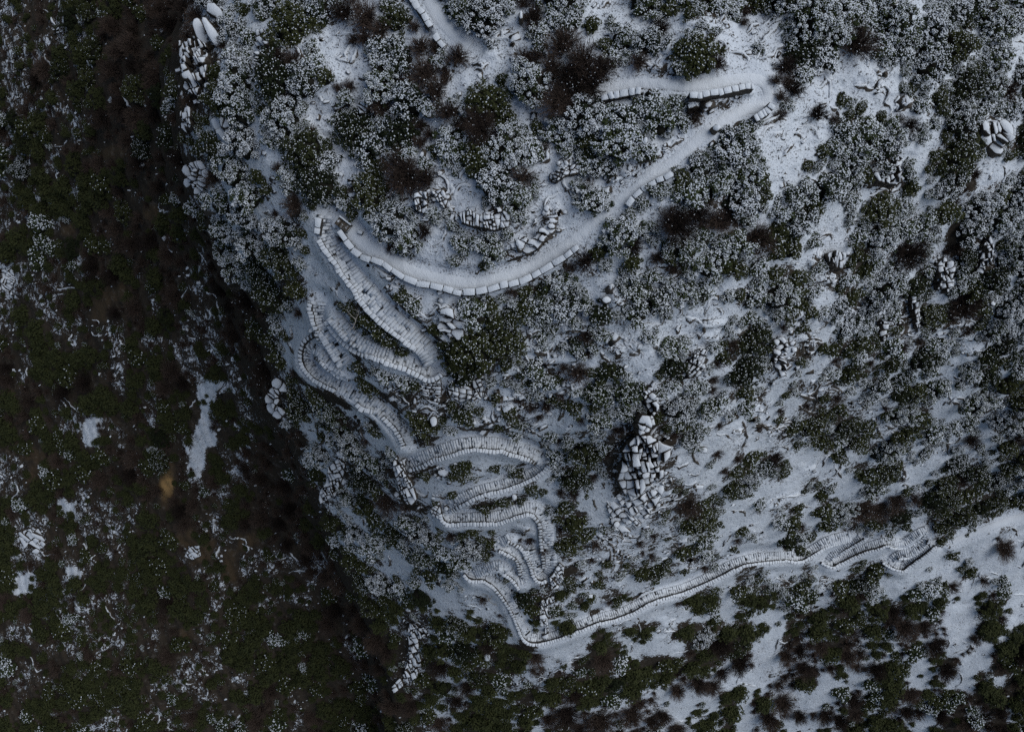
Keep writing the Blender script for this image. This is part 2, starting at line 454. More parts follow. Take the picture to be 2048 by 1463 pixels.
# ------------------------------------------------------------------ mesh and object helpers
def mesh_np(name, Vt, quads=None, tris=None, mats=(), midx=None, smooth=False):
    me = bpy.data.meshes.new(name)
    Vt = np.asarray(Vt, np.float32)
    q = np.asarray(quads, np.int32) if quads is not None and len(quads) else np.zeros((0, 4), np.int32)
    tr = np.asarray(tris, np.int32) if tris is not None and len(tris) else np.zeros((0, 3), np.int32)
    me.vertices.add(len(Vt)); me.vertices.foreach_set('co', Vt.ravel())
    nl = q.size + tr.size
    me.loops.add(nl)
    me.loops.foreach_set('vertex_index', np.concatenate([q.ravel(), tr.ravel()]))
    npoly = len(q) + len(tr)
    me.polygons.add(npoly)
    starts = np.concatenate([np.arange(len(q)) * 4, q.size + np.arange(len(tr)) * 3]).astype(np.int32)
    me.polygons.foreach_set('loop_start', starts)
    for m in mats:
        me.materials.append(m)
    if midx is not None:
        me.polygons.foreach_set('material_index', np.asarray(midx, np.int32))
    if smooth:
        me.polygons.foreach_set('use_smooth', np.ones(npoly, bool))
    me.update(calc_edges=True)
    return me

def link(name, me, parent=None, **props):
    o = bpy.data.objects.new(name, me)
    COL.objects.link(o)
    if parent is not None:
        o.parent = parent
    for k, v in props.items():
        o[k] = v
    return o

def empty(name, loc, label=None, category=None, group=None):
    o = bpy.data.objects.new(name, None)
    o.empty_display_size = 0.3
    COL.objects.link(o)
    o.location = loc
    if label: o['label'] = label
    if category: o['category'] = category
    if group: o['group'] = group
    return o

# ------------------------------------------------------------------ the mountainside
nu, nv = len(U), len(V)
GV = np.stack([(UU - CU) / FPX * DG, -(VV - CV) / FPX * DG, ZC - DG], -1).reshape(-1, 3)
ii = np.arange(nu * nv).reshape(nv, nu)
quads = np.stack([ii[1:, :-1], ii[1:, 1:], ii[:-1, 1:], ii[:-1, :-1]], -1).reshape(-1, 4)
me = mesh_np('mountainside', GV, quads, mats=[M['ground']], smooth=True)
for nm, arr in (('cover', cover), ('crack', crack), ('tan', tan)):
    a = me.attributes.new(nm, 'FLOAT', 'POINT')
    a.data.foreach_set('value', arr.astype(np.float32).ravel())
link('mountainside_terrain', me, kind='structure', label='steep mountainside under broken snow with a dark gorge along its left')

# ------------------------------------------------------------------ paths and steps
PATH_LABEL = {
    'upper': 'smooth snowy path above the long curved wall', 'top_bend': 'snowy path round the topmost bend', 'top': 'snowy path beside the wall at the upper edge',
    'stair': 'broad stepped path descending beside the stone-edged stair wall', 'second': 'stepped path returning under the dark shrubs',
    'flight': 'steep stone flight between two short walls', 'loop': 'stepped path curling round the loop wall', 'zigzag': 'stepped zigzag path between the capped walls',
    'hairpin': 'narrow stepped hairpins on the lower slope', 'lower': 'long stepped path climbing to the right along the lowest wall',
    'far_bends': 'far narrow switchbacks at the right', 'far_right': 'distant snowy track at the right edge'}

def slab(cx, tx, nx, L, W, T, jit):
    """a step: 12 points, bevelled top. cx centre of the top, tx along the way, nx across"""
    up = np.array([0, 0, 1.0])
    out = []
    for (sl, sw, z) in ((1.0, 1.0, -T), (1.0, 1.0, -0.02), (0.985, 0.995, 0.0)):
        for a, b in ((-1, -1), (1, -1), (1, 1), (-1, 1)):
            out.append(cx + tx * a * L * 0.5 * sl + nx * b * W * 0.5 * sw + up * z + rng.normal(0, jit, 3) * (1, 1, 0.3))
    return np.array(out)

SLABQ = np.array([[0, 1, 5, 4], [1, 2, 6, 5], [2, 3, 7, 6], [3, 0, 4, 7], [4, 5, 9, 8], [5, 6, 10, 9], [6, 7, 11, 10], [7, 4, 8, 11], [8, 9, 10, 11]])

for k, p in PATHS.items():
    c, d, hw = p['c'], p['d'], p['hw']
    tang = np.gradient(c, axis=0); tang /= np.linalg.norm(tang, axis=1)[:, None]
    nor = np.stack([-tang[:, 1], tang[:, 0]], -1)
    s_along = np.concatenate([[0], np.cumsum(np.hypot(*np.diff(c, axis=0).T))])
    verts = []
    offs = np.linspace(-1, 1, 7)
    for o in offs:
        e = 1.0
        wob_ = 1 + 0.10 * fbm(s_along, s_along * 0 + o * 40, 14, 2, 300) * abs(o)
        q = c + nor * (o * hw * wob_)[:, None]
        dd = d + 0.16 * abs(o) ** 3 + 0.03 * fbm(q[:, 0], q[:, 1], 9, 2, 310) - 0.015
        verts.append(world(q[:, 0], q[:, 1], dd))
    verts = np.stack(verts, 1)
    n, mcol = verts.shape[:2]
    idx = np.arange(n * mcol).reshape(n, mcol)
    qd = np.stack([idx[:-1, :-1], idx[:-1, 1:], idx[1:, 1:], idx[1:, :-1]], -1).reshape(-1, 4)
    vv = verts.reshape(-1, 3)
    nrm = np.cross(vv[qd[0, 1]] - vv[qd[0, 0]], vv[qd[0, 2]] - vv[qd[0, 0]])
    if nrm[2] < 0:
        qd = qd[:, ::-1]
    po = link('path', mesh_np('path_' + k, vv, qd, mats=[M['path'] if not p['steps'] else M['bed']], smooth=True), kind='structure', label=PATH_LABEL[k])
    if not p['steps']:
        continue
    pitch = p['steps']
    ns = int(s_along[-1] / pitch)
    fine = k not in ('stair', 'flight', 'loop', 'second')
    allv, allq = [], []
    for i in range(ns):
        s = (i + 0.5) * pitch
        u_, v_ = np.interp(s, s_along, c[:, 0]), np.interp(s, s_along, c[:, 1])
        dc = np.interp(s, s_along, d)
        t_ = np.array([np.interp(s, s_along, tang[:, 0]), np.interp(s, s_along, tang[:, 1])]); t_ /= np.linalg.norm(t_)
        m_ = dc / FPX
        tx = np.array([t_[0], -t_[1], 0]); nx = np.array([tx[1], -tx[0], 0])
        cw = world(u_, v_, dc - 0.07)
        # each tread is laid of two or three stones
        nst = rng.integers(2, 4)
        cuts = np.sort(np.concatenate([[-1, 1], rng.uniform(-0.5, 0.5, nst - 1)]))
        for a_, b_ in zip(cuts[:-1], cuts[1:]):
            W = (b_ - a_) * hw * m_ * 1.004
            if W < 0.08:
                continue
            L = pitch * m_ * rng.choice([rng.uniform(0.86, 0.93), rng.uniform(0.98, 1.1)])
            sv = slab(cw + nx * (a_ + b_) * 0.5 * hw * m_ + np.array([0, 0, rng.normal(0, 0.010)]), tx, nx, L, W, 0.14, 0.016)
            allv.append(sv)
    if fine:
        q = np.vstack([SLABQ + 12 * i for i in range(len(allv))])
        link('steps', mesh_np('steps_' + k, np.vstack(allv), q, mats=[M['step']]), po, kind='stuff')
    else:
        # the treads are parts: the stones of one tread together
        big = allv
        lim_n = 290
        for i, sv in enumerate(big[:lim_n]):
            cen = sv.mean(0)
            o = link('step_stone', mesh_np('step_stone', sv - cen, SLABQ, mats=[M['step']]), po)
            o.location = cen
        if len(big) > lim_n:
            q = np.vstack([SLABQ + 12 * i for i in range(len(big) - lim_n)])
            link('steps', mesh_np('steps_' + k, np.vstack(big[lim_n:]), q, mats=[M['step']]), po, kind='stuff')

# ------------------------------------------------------------------ walls: (label, width m, height m, cap pitch px, polyline)
WALLS = [
    ('long curved dry-stone wall capped with snow, sweeping below the upper path', .42, .8, 23,
     [(678, 460), (686, 472), (697, 488), (706, 500), (719, 510), (731, 516), (745, 518), (762, 525), (777, 535), (792, 544), (806, 553), (827, 562), (844, 569), (858, 569),
      (876, 573), (900, 581), (923, 585), (952, 583), (982, 577), (1006, 570), (1034, 564), (1059, 554), (1082, 542), (1105, 528), (1124, 517), (1140, 506), (1156, 492)]),
    ('low wall edging the upper path between two large snowy shrubs', .36, .55, 20, [(1254, 411), (1265, 398), (1280, 382), (1300, 369), (1320, 360), (1334, 353), (1347, 344)]),
    ('retaining wall with a tall brown face inside the topmost bend', .40, 1.5, 14, [(1380, 190), (1401, 190), (1427, 185), (1452, 181), (1473, 177), (1490, 173), (1508, 172)]),
    ('short snow-topped wall beside the biggest brown thicket', .42, 1.0, 15, [(1203, 197), (1228, 189), (1249, 185), (1268, 182), (1288, 180)]),
    ('short curved wall of large square capstones at the topmost bend', .50, 1.2, 8.5, [(1510, 236), (1521, 230), (1531, 224), (1540, 217), (1547, 206)]),
    ('straight wall of pale slabs running off the upper edge', .40, .6, 13, [(815, -16), (824, -2), (832, 10), (841, 22), (848, 32), (853, 41), (861, 53)]),
    ('broken wall end half hidden by a round brown shrub', .38, .5, 15, [(868, 68), (879, 82), (889, 94)]),
    ('smooth upright wall head at the top of the stair', .42, .9, 17, [(637, 434), (635, 452), (633, 468)]),
    ('long straight stair wall of separate snowy blocks', .38, .6, 8.6,
     [(637, 479), (644, 491), (652, 503), (662, 517), (673, 532), (681, 547), (693, 563), (702, 573), (709, 583), (713, 594), (723, 606), (738, 624), (756, 641), (779, 660),
      (794, 672), (813, 687), (832, 700)]),
    ('wall of rounded blocks below the second stepped path', .38, .8, 8.8,
     [(653, 640), (657, 650), (666, 665), (680, 679), (693, 691), (707, 701), (722, 709), (745, 716), (765, 723), (787, 732), (808, 738), (827, 746), (840, 754), (854, 761),
      (871, 757), (883, 749)]),
    ('short wall at the outer side of the steep flight', .38, .7, 7.6, [(619, 607), (618, 617), (621, 629), (624, 643), (630, 657), (635, 669), (640, 679), (649, 691), (657, 701)]),
    ('looping outer wall curling round the left bend', .34, .8, 7.4,
     [(632, 669), (618, 674), (606, 686), (601, 701), (600, 718), (604, 733), (611, 745), (623, 757), (637, 766), (652, 774), (669, 781)]),
    ('inner wall of the left loop ending at a dark shrub', .34, .6, 8.0, [(630, 713), (640, 723), (652, 734), (666, 745), (680, 754), (697, 759)]),
    ('short ragged wall below the left loop', .42, .6, 10, [(712, 808), (725, 819), (745, 823)]),
    ('short bowed wall leading down to the twin crags', .36, .8, 7.2, [(764, 834), (774, 844), (786, 855), (793, 865), (800, 877), (807, 892)]),
    ('arched upper wall of the zigzag with narrow white capstones', .36, .9, 6.4,
     [(817, 942), (832, 937), (849, 931), (866, 921), (884, 917), (904, 911), (924, 904), (942, 900), (962, 900), (983, 903), (1003, 903), (1020, 909), (1041, 914), (1058, 920), (1071, 927)]),
    ('slanting middle wall of the zigzag', .36, .9, 6.2,
     [(1097, 930), (1089, 942), (1076, 952), (1060, 961), (1037, 971), (1007, 981), (972, 989), (954, 995), (931, 1007), (904, 1022)]),
    ('bent lower wall of the zigzag turning down at its right end', .38, .95, 6.2,
     [(880, 1028), (883, 1038), (888, 1046), (897, 1050), (916, 1049), (938, 1048), (962, 1048), (990, 1048), (1007, 1044), (1024, 1038), (1038, 1033), (1058, 1029), (1068, 1034),
      (1075, 1043), (1080, 1056), (1081, 1071), (1082, 1090), (1085, 1109), (1087, 1124), (1087, 1138)]),
    ('hook-shaped wall ending at the small rock cluster', .36, .9, 6.0,
     [(1017, 1083), (1034, 1092), (1045, 1100), (1050, 1110), (1056, 1122), (1061, 1136), (1066, 1150), (1072, 1160), (1082, 1165), (1094, 1162)]),
    ('small curved wall inside the upper hairpin', .36, .8, 5.8, [(997, 1102), (1010, 1107), (1022, 1114), (1033, 1122), (1037, 1134), (1040, 1151)]),
    ('small curved wall inside the lower hairpin', .36, .8, 5.8, [(964, 1145), (986, 1148), (1007, 1150), (1019, 1156), (1028, 1165), (1038, 1179)]),
    ('longest wall, dropping from the hairpins then climbing far to the right', .36, .95, 5.9,
     [(927, 1149), (937, 1160), (951, 1163), (966, 1163), (979, 1170), (992, 1181), (1004, 1196), (1014, 1210), (1023, 1227), (1032, 1247), (1040, 1268), (1047, 1280), (1057, 1287),
      (1073, 1289), (1105, 1283), (1139, 1271), (1166, 1260), (1197, 1248), (1231, 1240), (1268, 1226), (1296, 1210), (1320, 1200), (1340, 1194), (1367, 1187), (1396, 1175),
      (1422, 1164), (1443, 1154), (1467, 1141), (1490, 1132), (1511, 1128), (1549, 1124), (1578, 1122), (1591, 1125), (1610, 1121), (1632, 1108), (1656, 1094), (1677, 1087), (1703, 1081)]),
    ('thin straight wall in the first far switchback', .30, .8, 5.6, [(1732, 1078), (1709, 1091), (1687, 1104), (1670, 1114)]),
    ('thin wavy wall along the far switchbacks', .32, .9, 5.6,
     [(1643, 1125), (1655, 1132), (1668, 1135), (1684, 1127), (1711, 1114), (1735, 1104), (1759, 1098), (1774, 1092), (1786, 1096), (1807, 1097), (1827, 1089), (1843, 1079), (1856, 1063)]),
    ('thin wall inside the second far switchback', .30, .8, 5.6, [(1860, 1080), (1848, 1096), (1831, 1109), (1814, 1116), (1798, 1118)]),
    ('lowest thin wall of the far switchbacks', .30, .8, 5.6, [(1766, 1125), (1779, 1134), (1793, 1140), (1808, 1142), (1819, 1134), (1838, 1120), (1855, 1108), (1874, 1092)]),
]

def capstone_mesh(i):
    r = np.random.default_rng(900 + i)
    v = []
    for (s, z, j) in ((0.97, -0.5, .02), (1.0, 0.25, .035), (0.90, 0.5, .04)):
        for a, b in ((-1, -1), (1, -1), (1, 1), (-1, 1)):
            v.append((a * 0.5 * s + r.normal(0, j), b * 0.5 * s + r.normal(0, j * 1.4), z + (r.normal(0, .06) if z > 0 else 0)))
    me_ = mesh_np('capstone', np.array(v), SLABQ, mats=[M['cap']])
    return me_
CAPS = [capstone_mesh(i) for i in range(9)]

WALLPTS = []
for (label, ww, hh, pitch, pts) in WALLS:
    c = resample(pts, 3.0)
    WALLPTS.append(c)
    hh *= 0.8
    d = grid_at(DG, c[:, 0], c[:, 1])
    for _ in range(10):
        d[1:-1] = (d[:-2] + 2 * d[1:-1] + d[2:]) / 4
    s_al = np.concatenate([[0], np.cumsum(np.hypot(*np.diff(c, axis=0).T))])
    wp = world(c[:, 0], c[:, 1], d)          # foot of the wall: its top must land on the traced line
    # the traced line is the top: shift the foot so that the top projects there
    top = world(c[:, 0], c[:, 1], d - hh)
    root = empty('stone_wall', tuple(wp[len(wp) // 2]), label, 'wall', 'dry-stone walls along the path')
    root['kind'] = 'thing'
    o3 = np.array(root.location)
    tg = np.gradient(top, axis=0); tg[:, 2] = 0; tg /= np.linalg.norm(tg, axis=1)[:, None]
    nn = np.stack([-tg[:, 1], tg[:, 0], tg[:, 2] * 0], -1)
    # core: rubble faces, slightly battered and uneven
    prof = [(-1.22, -hh - 0.7), (-1.06, -hh * 0.55), (-0.98, -0.16), (0.98, -0.16), (1.06, -hh * 0.55), (1.22, -hh - 0.7)]
    cv = []
    for (a, z) in prof:
        j = 0.03 * fbm(s_al * 1.0 + a * 50, s_al * 0 + z * 31, 4.0, 2, 400)
        cv.append(top + nn * (a * ww * 0.5 * 0.92 + j)[:, None] + np.array([0, 0, z]) - o3)
    cv = np.stack(cv, 1); n_, m_ = cv.shape[:2]
    idx = np.arange(n_ * m_).reshape(n_, m_)
    qd = np.stack([idx[:-1, :-1], idx[1:, :-1], idx[1:, 1:], idx[:-1, 1:]], -1).reshape(-1, 4)
    link('wall_core', mesh_np('wall_core', cv.reshape(-1, 3), qd, mats=[M['wall']]), root)
    # capstones one by one
    s = 0.0; k = 0
    while s < s_al[-1] - pitch * 0.4 and k < 290:
        L = pitch * rng.uniform(0.72, 1.3)
        if s + L > s_al[-1]:
            L = s_al[-1] - s
        sm = s + L / 2
        cpos = np.array([np.interp(sm, s_al, top[:, i]) for i in range(3)])
        e0 = np.array([np.interp(s, s_al, top[:, i]) for i in range(3)]); e1 = np.array([np.interp(s + L, s_al, top[:, i]) for i in range(3)])
        dv = e1 - e0; Lm = np.linalg.norm(dv); dv /= max(Lm, 1e-6)
        o = link('capstone', CAPS[rng.integers(0, len(CAPS))], root)
        x = Vector(dv); y = Vector((0, 0, 1)).cross(x).normalized(); z = x.cross(y)
        rot = Matrix((x, y, z)).transposed().to_4x4() @ Matrix.Rotation(rng.normal(0, 0.05), 4, 'Z')
        th = 0.2
        sx, sy = Lm * rng.uniform(0.86, 0.97), ww * rng.uniform(0.92, 1.16)
        o.matrix_local = Matrix.Translation(Vector(cpos - o3) + Vector((0, 0, -0.1 + rng.normal(0, 0.02))) + y * float(rng.normal(0, 0.02))) @ rot @ Matrix.Diagonal((sx, sy, th, 1))
        s += L; k += 1

# ------------------------------------------------------------------ rock outcrops (Voronoi-jointed blocks)
def clip_poly(poly, a, b, c):
    """keep a*x+b*y<=c"""
    out = []
    n = len(poly)
    for i in range(n):
        p, q = poly[i], poly[(i + 1) % n]
        fp, fq = a * p[0] + b * p[1] - c, a * q[0] + b * q[1] - c
        if fp <= 0: out.append(p)
        if fp * fq < 0:
            t = fp / (fp - fq)
            out.append((p[0] + t * (q[0] - p[0]), p[1] + t * (q[1] - p[1])))
    return out

def inside(poly, x, y):
    c = False
    n = len(poly)
    for i in range(n):
        x1, y1 = poly[i]; x2, y2 = poly[(i + 1) % n]
        if (y1 > y) != (y2 > y) and x < (x2 - x1) * (y - y1) / (y2 - y1) + x1:
            c = not c
    return c

def voronoi_cells(poly, size, ang, aspect, seed):
    r = np.random.default_rng(seed)
    ca, sa = math.cos(ang), math.sin(ang)
    # into the frame where cells are round
    fwd = lambda p: ((p[0] * ca + p[1] * sa) / aspect, -p[0] * sa + p[1] * ca)
    inv = lambda p: (p[0] * aspect * ca - p[1] * sa, p[0] * aspect * sa + p[1] * ca)
    P = [fwd(p) for p in poly]
    xs = [p[0] for p in P]; ys = [p[1] for p in P]
    area = abs(sum(P[i][0] * P[(i + 1) % len(P)][1] - P[(i + 1) % len(P)][0] * P[i][1] for i in range(len(P)))) / 2
    n = max(2, int(1.35 * area / (size * size)))
    seeds = []
    tries = 0
    while len(seeds) < n and tries < 6000:
        tries += 1
        x, y = r.uniform(min(xs), max(xs)), r.uniform(min(ys), max(ys))
        md = size * (0.9 if tries < 2500 else 0.4) * r.choice([0.45, 0.8, 1.6])
        if inside(P, x, y) and all((x - a) ** 2 + (y - b) ** 2 > md * md for a, b in seeds):
            seeds.append((x, y))
    cells = []
    for i, (x, y) in enumerate(seeds):
        rr = size * 1.4
        cell = [(x + rr * math.cos(t), y + rr * math.sin(t)) for t in np.linspace(0, 2 * math.pi, 9)[:-1] + r.uniform(0, 1)]
        for j, (a, b) in enumerate(seeds):
            if i == j or (a - x) ** 2 + (b - y) ** 2 > (2.4 * rr) ** 2: continue
            mx, my = (x + a) / 2, (y + b) / 2
            dx, dy = a - x, b - y
            cell = clip_poly(cell, dx, dy, dx * mx + dy * my)
            if len(cell) < 3: break
        if len(cell) >= 3:
            cells.append([inv(p) for p in cell])
    return cells

def split_cells(poly, size, ang, asp, seed):
    """blocks between two sets of joints"""
    r = np.random.default_rng(seed)
    done, todo = [], [list(poly)]
    while todo:
        p = todo.pop()
        P = np.array(p); x, y = P[:, 0], P[:, 1]
        area = abs(np.dot(x, np.roll(y, -1)) - np.dot(y, np.roll(x, -1))) / 2
        if area < size * size * r.choice([0.5, 1.3, 2.6]) or len(done) + len(todo) > 90:
            if area > 14: done.append(p)
            continue
        # extent along and across the main joints decides which way it breaks
        ca, sa = math.cos(ang), math.sin(ang)
        al_ = P @ np.array([ca, sa]); ac_ = P @ np.array([-sa, ca])
        across = np.ptp(ac_) * asp > np.ptp(al_) * r.uniform(.75, 1.25)
        th = (ang + math.pi / 2 if across else ang) + r.normal(0, .16)
        nrm_ = np.array([math.cos(th), math.sin(th)])
        pr_ = P @ nrm_
        c_ = pr_.min() + np.ptp(pr_) * r.uniform(.3, .7)
        for sg in (1, -1):
            q = clip_poly(p, sg * nrm_[0], sg * nrm_[1], sg * c_)
            if len(q) >= 3: todo.append(q)
    return done

def rock_from_cell(cell, h, gap, seed, deep=1.4):
    r = np.random.default_rng(seed)
    c = np.array(cell); cen = c.mean(0)
    # drop near-duplicate corners
    keep = [i for i in range(len(c)) if np.hypot(*(c[i] - c[i - 1])) > 1.2]
    if len(keep) < 3: return None
    c = c[keep]
    d = float(grid_at(DG, cen[0], cen[1]))
    m = d / FPX
    off = (c - cen) * m
    # break up the straight edges
    nn_ = len(off)
    fine_ = []
    for i in range(nn_):
        p_, q_ = off[i], off[(i + 1) % nn_]
        fine_.append(p_ * 0.96 + off.mean(0) * 0.04)
        e_ = q_ - p_; l_ = np.hypot(*e_)
        if l_ > 0.28:
            fine_.append(p_ + e_ * r.uniform(.35, .65) + np.array([-e_[1], e_[0]]) * r.normal(0, .06))
    off = np.array(fine_)
    rad = np.hypot(off[:, 0], off[:, 1])
    k1 = np.clip(1 - gap * m / np.maximum(rad, 1e-3), 0.35, 1)[:, None]
    off = off * k1
    off = np.stack([off[:, 0], -off[:, 1]], -1)
    if np.cross(off[1] - off[0], off[2] - off[1]) < 0: off = off[::-1]
    n = len(off)
    tilt = r.normal(0, 0.20, 2) + np.array([0, 0.10])
    rings = []
    for s, z, j in ((1.16, -deep, .0), (1.05, h - 0.30, .04), (1.0, h - 0.05, .03), (0.88, h + 0.01, .03)):
        q = off * s + r.normal(0, j, (n, 2)) * 0.5
        zz = np.full(n, z) + (q @ tilt if z > -0.5 and z != -deep else 0)
        rings.append(np.column_stack([q, zz]))
    rings.append(np.array([[0, 0, h + 0.05 + 0.0]]))
    v = np.vstack(rings)
    qs, ts = [], []
    for k in range(3):
        for i in range(n):
            a, b = k * n + i, k * n + (i + 1) % n
            qs.append((a, b, b + n, a + n))
    for i in range(n):
        ts.append((3 * n + i, 3 * n + (i + 1) % n, 4 * n))
    base = world(cen[0], cen[1], d)
    return base, mesh_np('rock', v, qs, ts, mats=[M['rock']])

